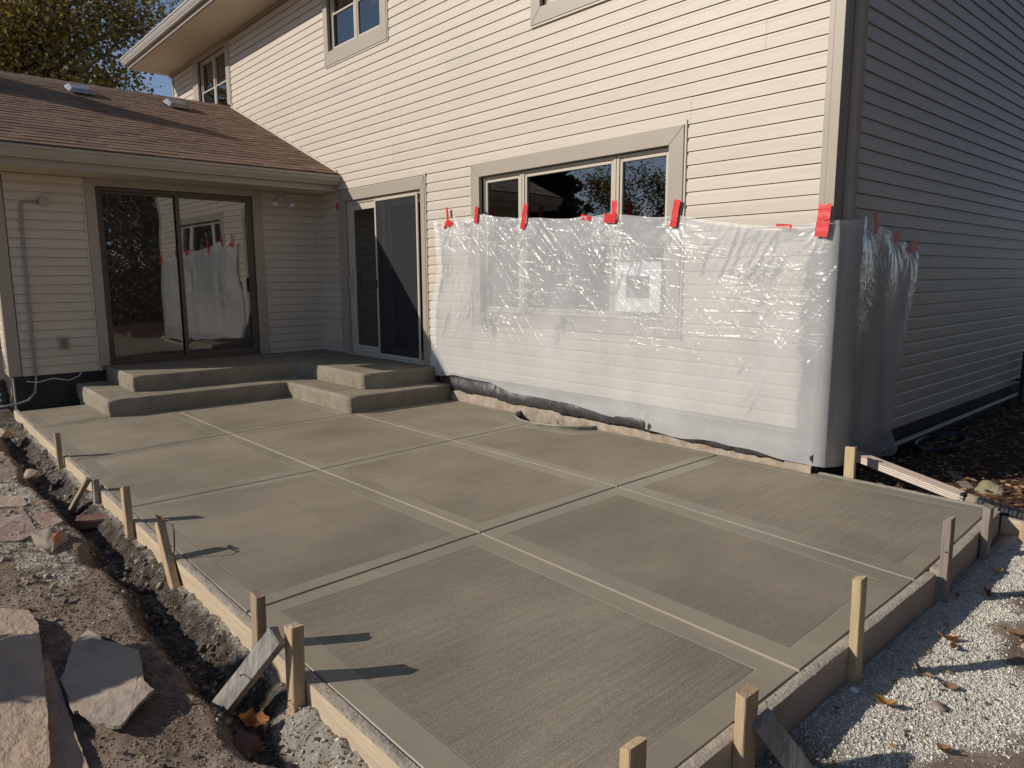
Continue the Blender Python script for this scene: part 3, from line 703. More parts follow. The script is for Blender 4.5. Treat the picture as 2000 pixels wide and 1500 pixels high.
# wing bronze sliding door
g_ = part('glass_door'); g_['label'] = 'dark bronze sliding glass door of the wing'
casing(g_, ww, *WOP, proud=.026, deep=.1)
a, b, c, d = WOP[0]
rect_frame(g_, ww, (a+.003, b-.003, c, d-.003), .04, -.09, -.012, 'bronze')
rect_frame(g_, ww, (a+.035, -1.83, c+.03, d-.03), .045, -.085, -.060, 'bronze', 'sash')
pane(g_, ww, (a+.075, -1.87, c+.07, d-.07), -.072)
rect_frame(g_, ww, (-1.885, b-.035, c+.03, d-.03), .045, -.048, -.020, 'bronze', 'sash')
pane(g_, ww, (-1.845, b-.075, c+.07, d-.07), -.034)
MB().box(-W-.02, -W+.012, b-.10, b-.085, 1.12, 1.30).obj('handle', 'steel', g_, bevel=.003)
MB().box(-W-.09, -W+.03, a-.01, b+.01, .285, .302).obj('sill', 'bronze', g_)
roombox(g_, ww, WOP[0], -.12, 1.5)
for k in range(26):
    y0 = a+.02+k*.0725
    if y0 > b-.5 and k % 2: pass
    if y0 > b-.06: break
    ang = .5; dy = .040*math.cos(ang); dx = .040*math.sin(ang)
    x0 = -W-.15
    MB().add([(x0-dx, y0-dy+.04, c+.03), (x0+dx, y0+dy+.04, c+.03), (x0+dx, y0+dy+.04, d-.06), (x0-dx, y0-dy+.04, d-.06)], [(0, 1, 2, 3)]).obj('blind_slat', 'blind', g_)
# ---- wing roof
XE, ZE = -6.58, 2.655; XR, ZR = -10.22, 4.128; sl_ = (ZR-ZE)/(XR-XE)   # negative slope
YE = -4.05
roof = part('roof'); roof['label'] = 'low brown-shingled roof of the left wing'
slen = math.hypot(XR-XE, ZR-ZE); dv = Vector((XR-XE, 0, ZR-ZE))/slen; nv_ = Vector((-dv.z, 0, dv.x)); 
if nv_.z < 0: nv_ = -nv_
MB().add([(XE, YE, ZE-.012), (XR, YE, ZR-.012), (XR, -.001, ZR-.012), (XE, -.001, ZE-.012), (XE, YE, ZE-.05), (XR, YE, ZR-.05), (XR, -.001, ZR-.05), (XE, -.001, ZE-.05)],
     [(0, 1, 2, 3), (7, 6, 5, 4), (0, 4, 5, 1), (1, 5, 6, 2), (2, 6, 7, 3), (3, 7, 4, 0)]).obj('deck', 'roofcore', roof)
MB().add([(XR, YE, ZR-.001), (XR*2-XE, YE, ZE), (XR*2-XE, -.001, ZE), (XR, -.001, ZR-.001)], [(0, 1, 2, 3)]).obj('rear_slope', 'shingle2', roof)
tab_me = {}
EXP = .137; NR = int(slen/EXP); tabs = []
def tabmesh(w, th, mk):
    key = (round(w, 2), round(th, 4), mk)
    if key in tab_me: return tab_me[key]
    # local: u along y, s up slope, n normal; origin lower-left
    h = EXP+.02; v = []
    for s, t in ((0, th), (h, th*.25), (h, -.004), (0, -.004)):
        for u in (0, w): v.append(tuple(dv*s+nv_*t+Vector((0, u, 0))))
    mb = MB(); mb.add(v, [(0, 1, 3, 2), (2, 3, 5, 4), (4, 5, 7, 6), (6, 7, 1, 0), (0, 2, 4, 6), (1, 7, 5, 3)])
    tab_me[key] = mb.mesh('shingle', [MT[mk]]); return tab_me[key]
cnt = 0; rest = MB(); rr_ = random.Random(2)
for r in range(NR+1):
    y = YE-rr_.uniform(0, .25)
    while y < -.01:
        w = rr_.choice([.16, .22, .30]); w = min(w, -.004-y)
        if y < YE: w0 = w; y0 = YE; w = y+w-YE; y = YE
        if w > .03:
            th = rr_.choice([.008, .010, .012]); mk = rr_.choice(['shingle', 'shingle', 'shingle', 'shingle2', 'shingle3'])
            s = r*EXP+rr_.uniform(-.003, .003); o3 = Vector((XE, y, ZE))+dv*(s-.02)
            if s+EXP > slen: break
            if cnt < 300:
                ob = link('shingle', tabmesh(round(w, 2), th, mk), roof); ob.matrix_local = Matrix.Translation(o3); cnt += 1
                ob.matrix_parent_inverse = roof.matrix_parent_inverse.copy()*1; ob.matrix_parent_inverse = Matrix.Identity(4)
                tabs.append(ob)
            else:
                h = EXP+.02; v = []
                for ss, t in ((0, th), (h, th*.25), (h, -.004), (0, -.004)):
                    for u in (0, w): v.append(tuple(o3+dv*ss+nv_*t+Vector((0, u, 0))))
                rest.add(v, [(0, 1, 3, 2), (2, 3, 5, 4), (4, 5, 7, 6), (6, 7, 1, 0), (0, 2, 4, 6), (1, 7, 5, 3)], ['shingle', 'shingle2', 'shingle3'].index(mk))
        y += w+.003
rest.obj('upper_shingles', ['shingle', 'shingle2', 'shingle3'], roof, kind='stuff')
for k in range(14):   # ridge caps
    y0 = YE+k*.29
    MB().add([(XR+.14, y0, ZR-.05), (XR, y0, ZR+.018), (XR-.14, y0, ZR-.05), (XR+.14, min(y0+.31, -.002), ZR-.055), (XR, min(y0+.31, -.002), ZR+.010), (XR-.14, min(y0+.31, -.002), ZR-.055)],
         [(0, 1, 4, 3), (1, 2, 5, 4), (0, 3, 5, 2), (0, 2, 1), (3, 4, 5)]).obj('ridge_cap', 'shingle', roof)
# step flashing strip along main wall
MB().add([(XE-.02, -.004, ZE+.02), (XR, -.004, ZR+.012), (XR, -.004, ZR+.045), (XE-.02, -.004, ZE+.052), (XE-.02, -.030, ZE+.02), (XR, -.030, ZR+.012), (XR, -.030, ZR+.045), (XE-.02, -.030, ZE+.052)],
     [(4, 5, 6, 7), (3, 2, 1, 0), (0, 1, 5, 4), (2, 3, 7, 6), (1, 2, 6, 5), (3, 0, 4, 7)]).obj('wall_flashing', 'trim_light', roof)
# roof vents
for (vx, vy) in ((-9.50, -1.06), (-9.53, -2.33)):
    base = Vector((vx, vy, ZE+(vx-XE)*sl_)); rv = MB()
    def L(s, u, t): return tuple(base+dv*s+Vector((0, u, 0))+nv_*t)
    rv.add([L(-.13, -.12, .085), L(.11, -.12, .095), L(.11, .12, .095), L(-.13, .12, .085), L(-.19, -.17, .035), L(.16, -.17, .035), L(.16, .17, .035), L(-.19, .17, .035)],
           [(0, 1, 2, 3), (0, 4, 5, 1), (1, 5, 6, 2), (2, 6, 7, 3), (3, 7, 4, 0), (7, 6, 5, 4)])
    o = rv.obj('roof_vent', 'galv', roof, bevel=.012)
    MB().add([L(-.13, -.11, .052), L(.11, -.11, .052), L(.11, .11, .052), L(-.13, .11, .052), L(-.13, -.11, .0), L(.11, -.11, .0), L(.11, .11, .0), L(-.13, .11, .0)],
           [(0, 4, 5, 1), (1, 5, 6, 2), (2, 6, 7, 3), (3, 7, 4, 0)]).obj('vent_throat', 'darkpost', roof)
# K-style gutter profile (out, z) relative to fascia
KP = [(0, .12), (0, 0), (.062, 0), (.070, .02), (.078, .028), (.095, .060), (.100, .085), (.112, .092), (.112, .12), (.104, .12), (.104, .097), (.090, .088), (.068, .035), (.058, .008), (.006, .008), (.006, .12)]
def gutter(wall, u0, u1, off, z, m, par=house):
    MB().extr(KP, lambda o, zz: wall(u0, off+o, z+zz), lambda o, zz: wall(u1, off+o, z+zz)).obj('gutter', m, par)
gutter(lambda u, o, z: (-W+o, u, z), YE, -.012, .60, 2.505, 'gutter')
MB().box(-W+.575, -W+.598, YE, -.012, 2.43, 2.62).obj('fascia', 'trim', house)
# perforated leaf guard on the gutter: short lengths
for k in range(5):
    y0 = YE+.02+k*.81; yk = min(y0+.78, -.02)
    mb = MB(); n = int((yk-y0)/.02)
    for i in range(n): mb.box(-W+.612+.0, -W+.70, y0+i*.02, y0+i*.02+.011, 2.622, 2.626)
    mb.box(-W+.607, -W+.614, y0, yk, 2.620, 2.628).box(-W+.698, -W+.708, y0, yk, 2.620, 2.630)
    mb.obj('gutter_guard', 'mesh_guard', house)
# wing soffit panels
y = YE
while y < -.02:
    y1 = min(y+.30, -.012); mb = MB().box(-W+.002, -W+.574, y, y1-.004, 2.432, 2.445)
    mb.box(-W+.002, -W+.574, y1-.012, y1-.006, 2.4275, 2.4318); mb.obj('soffit_panel', 'soffit', house); y += .30
# main eave: soffit, fascia, gutter, roof
x = -13.16
while x < .5:
    x1 = min(x+.305, .5); mb = MB()
    for q in range(3): mb.box(x+q*.1017+.004, x+(q+1)*.1017-.010, -.716, -.027 if x < 0 and x > -12.9 else .3, 5.196, 5.2085); 
    mb.box(x, x1, -.716, -.027, 5.2085, 5.216)
    mb.obj('soffit_panel', 'soffit', house); x += .305
MB().box(-13.17, .52, -.745, -.718, 5.195, 5.36).obj('fascia', 'trim', house)
MB().box(-13.17, .52, -.718, -.690, 5.185, 5.199).obj('fascia', 'trim_light', house)
gutter(lambda u, o, z: (u, -o, z), -13.2, .52, .746, 5.255, 'gutter_lit')
MB().box(-13.16, .5, -.026, -.002, 5.15, 5.198).obj('frieze_trim', 'trim', house)
MB().add([(-13.18, -.80, 5.37), (.52, -.80, 5.37), (.52, 4.2, 7.4), (-13.18, 4.2, 7.4), (-13.18, 9.2, 5.37), (.52, 9.2, 5.37)], [(0, 1, 2, 3), (3, 2, 5, 4)]).obj('main_roof', 'shingle2', house)
MB().add([(-.001, 0, 5.29), (-.001, 8.4, 5.29), (-.001, 4.2, 7.2)], [(0, 1, 2)]).add([(-12.95, 0, 5.29), (-12.95, 8.4, 5.29), (-12.95, 4.2, 7.2)], [(0, 1, 2)]).box(-12.95, -12.93, .03, 8.4, -.3, 5.29).box(-12.9, 0, 8.38, 8.4, -.3, 5.29).obj('gable_wall', 'siding', house)
# downspout on side wall, ribbed
def ribbed(path_fn, w, dpt, n=None):
    pass
prof = []
for i in range(9): prof.append((-.038+.0095*i, .060 if i % 2 else .054))
prof = [(-.042, .004)]+[(-.042, .052)]+prof[1:-1]+[(.042, .052), (.042, .004)]
MB().extr(prof, lambda u, o: (o+.014, .166+u, -.02), lambda u, o: (o+.014, .166+u, 5.2)).obj('downspout', 'gutter', house)
MB().box(.014, .074, .118, .214, 1.28, 1.30).box(.014, .074, .118, .214, 3.35, 3.37).obj('downspout_strap', 'gutter', house)
# downspout at wing corner and black corrugated drain
MB().box(-W-.24, -W-.17, -3.86, -3.765, .16, 2.5).obj('downspout', 'gutter', house, bevel=.01)
def corr(pts, r, n=14, step=.016):
    P = []; R = []
    pts = [Vector(p) for p in pts]
    for a, b in zip(pts[:-1], pts[1:]):
        m = max(1, int((b-a).length/step))
        for i in range(m): P.append(a+(b-a)*i/m)
    for i in range(len(P)): R.append(r if (i//2) % 2 else r*.86)
    return MB().tube(P, R, n)
corr([(-W-.2, -3.81, .20), (-W-.2, -3.80, .10), (-W-.19, -3.79, 0), (-W-.19, -3.80, -.10), (-W-.25, -3.86, -.14)], .055).obj('drain_hose', 'blackplastic', None, smooth=False, label='black corrugated drain hose under the downspout at the wing corner', cat='drain hose')
# conduit on wing wall with junction box
cx = -W+.03
pts = [(cx, -3.275, 2.135), (cx, -3.36, 2.135)]+[(cx, -3.42-.06*math.sin(t), 2.075+.06*math.cos(t)) for t in (.3, .8, 1.3)]+[(cx, -3.485, 1.9), (cx, -3.492, 1.2), (cx, -3.50, .6), (cx+.005, -3.505, .2), (cx+.02, -3.53, .06), (cx+.04, -3.60, -.02), (cx+.05, -3.72, -.05), (cx+.06, -3.95, -.07)]
MB().tube(pts, .0125, 10).obj('conduit', 'conduit', house, smooth=True)
MB().box(-W+.014, -W+.07, -3.31, -3.235, 2.095, 2.185).obj('junction_box', 'box', house, bevel=.008)
MB().tube([(-W+.06, -3.60, .19), (-W+.07, -3.50, .17), (-W+.06, -3.35, .20), (-W+.07, -3.2, .165), (-W+.06, -3.1, .2), (-W+.05, -3.06, .24)], .004, 6).obj('wire', 'whitepvc', house)
vt = MB().box(-W+.010, -W+.026, -3.262, -3.150, .505, .655)
for k in range(6): vt.box(-W+.026, -W+.032, -3.245, -3.167, .522+k*.02, .532+k*.02)
vt.obj('dryer_vent', 'box', house, bevel=.002)
MB().box(-W+.027, -W+.030, -3.242, -3.170, .520, .640).obj('vent_grille', 'darkpost', house)
# porch floodlight under soffit
lt = part('porch_light')
MB().tube([(-6.96, -.65, 2.43), (-6.96, -.65, 2.385)], .05, 16).obj('mount', 'conduit', lt)
for sgn in (-1, 1):
    a0 = Vector((-6.96, -.65+.02*sgn, 2.38)); a1 = a0+Vector((.02, .045*sgn, -.05)); a2 = a1+Vector((.03, .035*sgn, -.06)); a3 = a2+Vector((.02, .02*sgn, -.05))
    MB().tube([a0, a1], .012, 8).tube([a1, a2], [.020, .028], 10).obj('socket', 'conduit', lt)
    MB().tube([a2, a2+(a3-a2)*.5, a3, a3+(a3-a2)*.15], [.028, .046, .048, .02], 14).obj('bulb', 'bulb', lt, smooth=True)
# outlet box behind film at the corner, white frame standing in for a square glare on the film
ob = MB().box(-.165, -.002, -.0352, -.031, 1.005, 1.135).obj('outlet_box', 'box', house, bevel=.01)
fx = empty('glare_frame', (-1.55, -.03, 1.22), 'square white frame with a dark centre standing in for glare on the plastic sheet over the window', 'glare')
rect_frame(fx, lambda u, o, z: (u, -o, z), (-1.80, -1.33, 1.01, 1.42), .115, .002, .030, 'whitepvc', 'frame')
MB().box(-1.67, -1.44, -.012, -.003, 1.13, 1.30).obj('glare_centre', 'darkpost', fx)

# ================================================================== MEMBRANE
def membrane():
    us = np.arange(-4.30, .0, .012); n = len(us)
    top = .235-.03*0; V = []; F = []; rows = 12
    bot = np.interp(us, [-4.3, -4.2, -3.45, -2.87, -2.58, -2.15, -1.7, -1.4, -1.1, -.8, -.34, 0], [.10, .07, .050, .03, .035, .018, .040, .03, .004, -.004, -.002, -.02])
    bot = bot+.012*(vn(us*7, us*0, 3)-.5)*2+.006*(vn(us*25, us*0, 6)-.5)*2
    for i, u in enumerate(us):
        for j in range(rows):
            t = j/(rows-1); z = .23+(bot[i]-.23)*t
            bulge = .010+.036*math.sin(min(1, t*1.05)*math.pi*.62)**2*(.6+.8*float(vn(u*2.6, 0, 8)))+.008*float(fbm(u*9, z*14, 3, 4)-.5)
            seam = .012*math.exp(-((u+3.42)/.012)**2)+.012*math.exp(-((u+2.55)/.012)**2)+.012*math.exp(-((u+1.42)/.012)**2)+.012*math.exp(-((u+.62)/.012)**2)
            V.append((u, -.008-max(.002, bulge-seam), z))
    for i in range(n-1):
        for j in range(rows-1):
            a = i*rows+j; F.append((a, a+1, a+rows+1, a+rows))
    me = npmesh('foundation_membrane', V, F, ['membrane'], smooth=True)
    o = link('foundation_membrane', me, None, 'black plastic foundation membrane bulging below the clear sheet along the wall base', 'membrane')
    m = o.modifiers.new('thick', 'SOLIDIFY'); m.thickness = .003
membrane()
# window well
ww_ = empty('window_well', (WX, -.01, -.1), 'half-round plastic window well rim set in the fresh slab against the wall', 'window well')
def wellring():
    mb = MB(); n = 40; V = []; 
    prof_ = [(-.006, -.22), (.008, -.22), (.008, -.045), (.016, -.028), (.010, -.018), (-.006, -.022)]
    for i in range(n+1):
        t = math.pi*i/n; c, s = math.cos(t), math.sin(t); lift = .008*math.sin(t*2.2)
        for g, z in prof_: V.append((WX+(WA+g)*c, -.02-(WB+g)*s, z+lift))
    k = len(prof_)
    mb.add(V, [(i*k+j, i*k+(j+1) % k, (i+1)*k+(j+1) % k, (i+1)*k+j) for i in range(n) for j in range(k)])
    mb.obj('rim', 'wellrim', ww_, smooth=False)
    pts = [(WX+(WA-.01)*math.cos(t), -.02-(WB-.01)*math.sin(t)) for t in np.linspace(0, math.pi, 24)]
    MB().poly(pts, -.225, -.20).obj('bottom', 'darkpost', ww_)
    MB().tube([(WX+.02, -.03, .02), (WX+.03, -.06, -.05), (WX+.03, -.05, -.2)], .004, 5).obj('strap', 'blackplastic', ww_)
wellring()

# ================================================================== PLASTIC SHEET
def film():
    L0 = 4.46; L1 = 1.42
    TX = [0, .10, .30, .42, .55, .92, 1.25, 1.60, 2.0, 2.45, 2.62, 2.75, 2.95, 3.12, 3.28, 3.60, 4.05, 4.25, 4.46, 4.70, 4.83, 5.10, 5.42, 5.70, 5.90]
    TZ = [1.93, 1.90, 1.90, 1.945, 1.90, 1.935, 1.88, 1.857, 1.82, 1.822, 1.835, 1.812, 1.783, 1.765, 1.772, 1.705, 1.645, 1.640, 1.66, 1.672, 1.71, 1.645, 1.59, 1.53, 1.51]
    BX = [0, .4, 1.0, 1.34, 2.05, 2.68, 3.0, 3.28, 3.7, 4.05, 4.36, 4.50, 4.85, 5.3, 5.75, 5.9]
    BZ = [.19, .225, .215, .14, .15, .095, .036, .022, .045, .03, .004, -.0, .01, -.075, -.12, -.08]
    NU, NV = 600, 180
    U = np.linspace(0, L0+L1, NU); V = np.linspace(0, 1, NV)
    uu, vv = np.meshgrid(U, V, indexing='ij')
    top = np.interp(uu, TX, TZ); bot = np.interp(uu, BX, BZ)
    top = top + .010*(vn(uu*7, uu*0, 2)-.5); bot = bot+.018*(vn(uu*5, uu*0, 5)-.5)
    z = top+(bot-top)*vv
    # side edges move in and out
    le = np.interp(z, [.0, .19, .4, .97, 1.42, 1.9], [-.01, -.01, -.03, -.01, .13, .06])
    re = np.interp(z, [-.12, .09, .41, .9, 1.25, 1.5], [-.12, -.30, -.24, -.12, .0, .0])
    f = uu/(L0+L1); s = uu+le*np.clip(1-uu/.5, 0, 1)+re*np.clip((uu-L0-.35)/(L1-.35), 0, 1)
    # creases
    a = np.interp(uu, [0, .6, 1.3, 2.6, 3.2, 4.4, 4.7, 5.9], [1.35, 1.2, .9, .75, -.35, -.75, 1.45, 1.5])
    p = uu*np.sin(a)+z*np.cos(a); q = uu*np.cos(a)-z*np.sin(a)
    wp = .10*fbm(uu*3, z*3, 3, 70)
    c1 = ridge((p+wp)*8, q*1.8, 3, 71)**3
    c2 = ridge((uu+wp*.6)*17, (z+wp)*13, 3, 75)**2
    c3 = ridge((p*.8+q*.6+wp)*5.5, (q*.8-p*.6)*1.2, 2, 79)**4
    act = sstep(.38, .62, fbm(uu*1.6, z*1.9, 2, 82))*.9+.12
    act = act*np.interp(z, [0, .6, 1.0, 1.9], [.10, .16, 1, 1])*np.where(uu > 4.7, .5, 1)
    big = .022*(fbm(uu*1.3, z*1.1, 3, 90)-.35)
    folds = .012*np.sin((uu+.15*vn(z*2, uu*0, 3))*13+2*vn(uu*2, z, 4))*np.interp(vv, [0, .25, 1], [.35, 1, .7])
    h = .050+big+folds*np.where(uu > 4.55, .75, .14)+act*(.0065*c1+.0026*c2+.0065*c3)
    # taped points pull the film tight
    for tu, tz in ((.30, 1.92), (.82, 1.92), (1.55, 1.86), (2.62, 1.81), (3.27, 1.76), (4.42, 1.65), (4.82, 1.66), (5.38, 1.58), (5.72, 1.53)):
        d = np.hypot(uu-tu, z-tz); ang = np.arctan2(z-tz, uu-tu)
        h = h+.0035*np.sin(ang*13+tu*5)*np.exp(-d/.22)*sstep(.01, .08, d)
        h = h*(1-.55*np.exp(-(d/.10)**2))
    h = np.maximum(h, .036)
    h = np.maximum(h, .037)
    h = h+.012*sstep(.2, .02, z)*sstep(.5, 1, fbm(uu*1.5, z*0, 2, 93)+.35)*.8
    h = .037+(h-.037)*(1-.8*np.exp(-((s-L0)/.13)**2))
    # wrap round the corner
    R = .035; xw = s-L0
    X = np.where(xw < 0, xw, 0); Yv = np.where(xw > 0, xw, 0)
    t = np.clip((xw+.03)/.06, 0, 1)*math.pi/2
    nxn = np.sin(t); nyn = -np.cos(t)
    X = X+nxn*h; Yv = Yv+nyn*h
    # side part hangs over the downspout
    X = X + np.where(xw > 0, .055*np.exp(-((xw-.19)/.16)**2), 0)+np.where(xw > 0, .02, 0)
    P = np.stack([X, Yv, z], -1).reshape(-1, 3)
    id_ = np.arange(NU*NV).reshape(NU, NV)
    F = np.stack([id_[:-1, :-1], id_[:-1, 1:], id_[1:, 1:], id_[1:, :-1]], -1).reshape(-1, 4)
    cm = sstep(.42, .60, fbm(uu*1.25+3, z*1.7, 3, 182))*np.interp(z, [0, .25, .6, .95, 1.9], [.45, .10, .22, .95, 1.0])*np.where(uu > 4.6, .25, 1)*.85+.03
    for tu, tz in ((.30, 1.92), (.82, 1.92), (1.55, 1.86), (2.62, 1.81), (3.27, 1.76), (4.42, 1.65)): cm = cm+.5*np.exp(-np.hypot(uu-tu, z-tz)/.16)
    cm = np.clip(cm, 0, 1)
    me = npmesh('plastic_sheet', P, F, ['film'], ('crease', np.repeat(cm.reshape(-1, 1), 3, axis=1)), smooth=True)
    link('plastic_sheet', me, None, 'crinkled clear plastic sheet taped over the lower wall and round the house corner', 'plastic sheet')
film()

# red tapes
def tape(cen, w, h, ang, label, n='y', sk=0, notch=False, off=0, out=.0):
    if n == 'y' and abs(cen[1]) > .045: cen = (cen[0], -(.049+.3*(abs(cen[1])-.05)), cen[2]); out = .006
    mb = MB(); nu, nv = 5, 9; V = []
    r = random.Random(int(abs(cen[0]*1000+cen[2]*77)))
    ph = r.uniform(0, 6)
    for j in range(nv):
        for i in range(nu):
            u = (i/(nu-1)-.5)*w; v = (j/(nv-1)-.5)*h
            if j in (0, nv-1): v += r.uniform(-.005, .005)
            if i in (0, nu-1): u += r.uniform(-.0015, .0015)
            u += sk*v
            a = u*math.cos(ang)-v*math.sin(ang); b = u*math.sin(ang)+v*math.cos(ang)
            o = .0004*math.sin(j*1.3+ph)+.0003*math.sin(i*2.1+j+ph)+out*(1-j/(nv-1))
            V.append((cen[0]+a, cen[1]-o, cen[2]+b) if n == 'y' else (cen[0]+o, cen[1]+a, cen[2]+b))
    F = [(j*nu+i, j*nu+i+1, (j+1)*nu+i+1, (j+1)*nu+i) for j in range(nv-1) for i in range(nu-1)]
    mb.add(V, F)
    o = mb.obj('red_tape', 'tape', None, label=label, cat='tape', group='red tape strips holding the plastic sheet')
    m = o.modifiers.new('thick', 'SOLIDIFY'); m.thickness = .0012
    return o
tape((-4.135, -.052, 1.945), .036, .21, .12, 'knotted upright red tape strip at the left end of the plastic sheet')
tape((-4.075, -.064, 1.875), .042, .115, 1.25, 'short slanting red tape piece crossing the leftmost upright strip')
tape((-4.175, -.060, 1.865), .030, .09, -.5, 'small red tape tail below the leftmost upright strip, leaning left')
tape((-4.34, -.018, 1.862), .045, .035, 0, 'tiny square red tape on bare siding just left of the plastic sheet')
tape((-3.645, -.060, 1.935), .052, .165, -.10, 'red tape strip on the left edge of the picture window casing')
tape((-2.918, -.062, 1.872), .060, .235, -.20, 'long red tape strip over the mullion between the left and middle window panes')
tape((-2.13, -.058, 1.812), .045, .115, 1.35, 'red tape lying flat on the sheet edge below the middle window pane')
tape((-1.808, -.058, 1.86), .058, .15, .03, 'upright red tape strip over the mullion between middle and right panes')
tape((-1.852, -.070, 1.79), .075, .13, 1.5, 'wide red tape patch crossing below the right mullion strip')
tape((-1.195, -.060, 1.785), .060, .205, -.16, 'red tape strip on the right edge of the picture window casing')
tape((-.30, -.050, 1.640), .032, .12, 1.45, 'thin flat red tape on the sheet edge between the window and house corner')
tape((-.022, -.062, 1.715), .085, .10, -.03, 'upper red tape strip on the tan corner post')
tape((-.028, -.085, 1.610), .088, .105, -.08, 'lower red tape strip on the corner post holding the sheet')
tape((.155, .33, 1.655), .06, .145, .1, 'red tape strip in shade just right of the house corner downspout', 'x', -.1)
tape((.075, .93, 1.585), .12, .075, .35, 'small crumpled red tape in shade, middle of the three on the side wall', 'x', .3)
tape((.070, 1.29, 1.525), .16, .075, .30, 'wide red tape diamond at the far end of the sheet on the side wall', 'x', .5)
tape((-6.60, -.036, 2.235), .05, .085, .05, 'small red tape square high on the left casing of the patio door')
tape((-4.30, -.055, .175), .02, .07, .8, 'thin red tape scrap at the bottom left corner of the plastic sheet')

# ================================================================== FORM BOARDS AND STAKES
def board(p0, p1, th, h, mname, label, wob=.004, name='form_board', slurry=0, seed=1, out=(0, -1, 0)):
    """board from p0 to p1 (top inner edge), thickness th outward, height h down"""
    p0, p1 = Vector(p0), Vector(p1); d = (p1-p0); L = d.length; d.normalize(); o = Vector(out)
    n = max(4, int(L/.05)); V = []; r = random.Random(seed)
    sec = [(0, 0), (th*.25, .0015), (th*.5, .002), (th*.75, .0015), (th, 0), (th+.001, -h*.2), (th, -h*.5), (th+.001, -h*.8), (th, -h), (0, -h)]
    from mathutils import noise as mn
    for i in range(n+1):
        p = p0+d*(L*i/n)
        for k, (a, b) in enumerate(sec):
            nv = mn.noise_vector(Vector((L*i/n*6+seed*5, a*30, b*30)))
            V.append(tuple(p+o*(a+nv.x*.002+wob*math.sin(L*i/n*1.1+seed)*0)+Vector((0, 0, b+nv.y*.0022))))
    m = len(sec); F = [(i*m+j, i*m+(j+1) % m, (i+1)*m+(j+1) % m, (i+1)*m+j) for i in range(n) for j in range(m)]+[tuple(range(m))[::-1], tuple(n*m+j for j in range(m))]
    mb = MB(); mb.add(V, F); mb.m = [1 if (q < n*m and q % m < 4) else 0 for q in range(len(F))]; t = empty(name, tuple(p0), label, 'form board', 'wooden form boards around the fresh slab')
    mb.obj('plank', [mname, 'ftop'], t)
    if slurry:
        sb = MB(); n = int(L/.012)
        for i in range(n):
            u = (i+r.random())*.012
            if fbm(u*3+seed, 0., 3, 9) < .40 and slurry < 2: continue
            p = p0+d*u+o*(th*r.uniform(.15, 1.0)); q = r.uniform(.0015, .005)*(1.5 if slurry > 1 else 1)
            zz = r.uniform(-.012, .001) if r.random() < .3 else 0
            ico = [(q, 0, 0), (-q, 0, 0), (0, q*1.3, 0), (0, -q*1.3, 0), (0, 0, q*.6), (0, 0, -q*.6)]
            rot = Matrix.Rotation(r.uniform(0, 6), 3, 'Z')
            sb.add([tuple(p+rot @ Vector(c)+Vector((0, 0, zz+.001))) for c in ico], [(0, 2, 4), (2, 1, 4), (1, 3, 4), (3, 0, 4), (2, 0, 5), (1, 2, 5), (3, 1, 5), (0, 3, 5)])
        sb.obj('cement_splatter', 'slurry', t, kind='stuff')
    return t
ZT = -.048
board((-6.72, -3.754, ZT), (-3.05, -3.754, ZT), .036, .14, 'wx', 'far length of form board along the left edge, wing corner to thin brace', slurry=1, seed=1)
board((-2.95, -3.754, ZT+.002), (1.16, -3.754, ZT-.002), .040, .14, 'wx', 'long near form board along the left slab edge in the foreground', slurry=1, seed=4)
board((1.137, -3.79, ZT), (1.128, -2.93, ZT), .040, .145, 'wx', 'short orange-brown form board piece at the near right of the slab', slurry=1, seed=2, out=(1, 0, 0))
board((1.131, -2.90, ZT-.001), (1.118, -1.26, ZT), .040, .145, 'wy', 'brown form board middle length along the right slab edge', slurry=2, seed=3, out=(1, 0, 0))
board((1.118, -1.22, ZT+.004), (1.060, -.03, ZT), .042, .145, 'wy', 'cement-caked form board length at the far right slab edge', slurry=2, seed=5, out=(1, 0, 0))
board((.02, -.004, ZT+.002), (1.08, -.004, ZT), .036, .12, 'slurry', 'cement-covered form board along the back edge past the house corner', slurry=1, seed=6, out=(0, 1, 0))
board((1.105, .035, -.085), (1.75, -.03, -.100), .036, .11, 'wx', 'pale wooden board edge lying beyond the far right slab corner', seed=7)

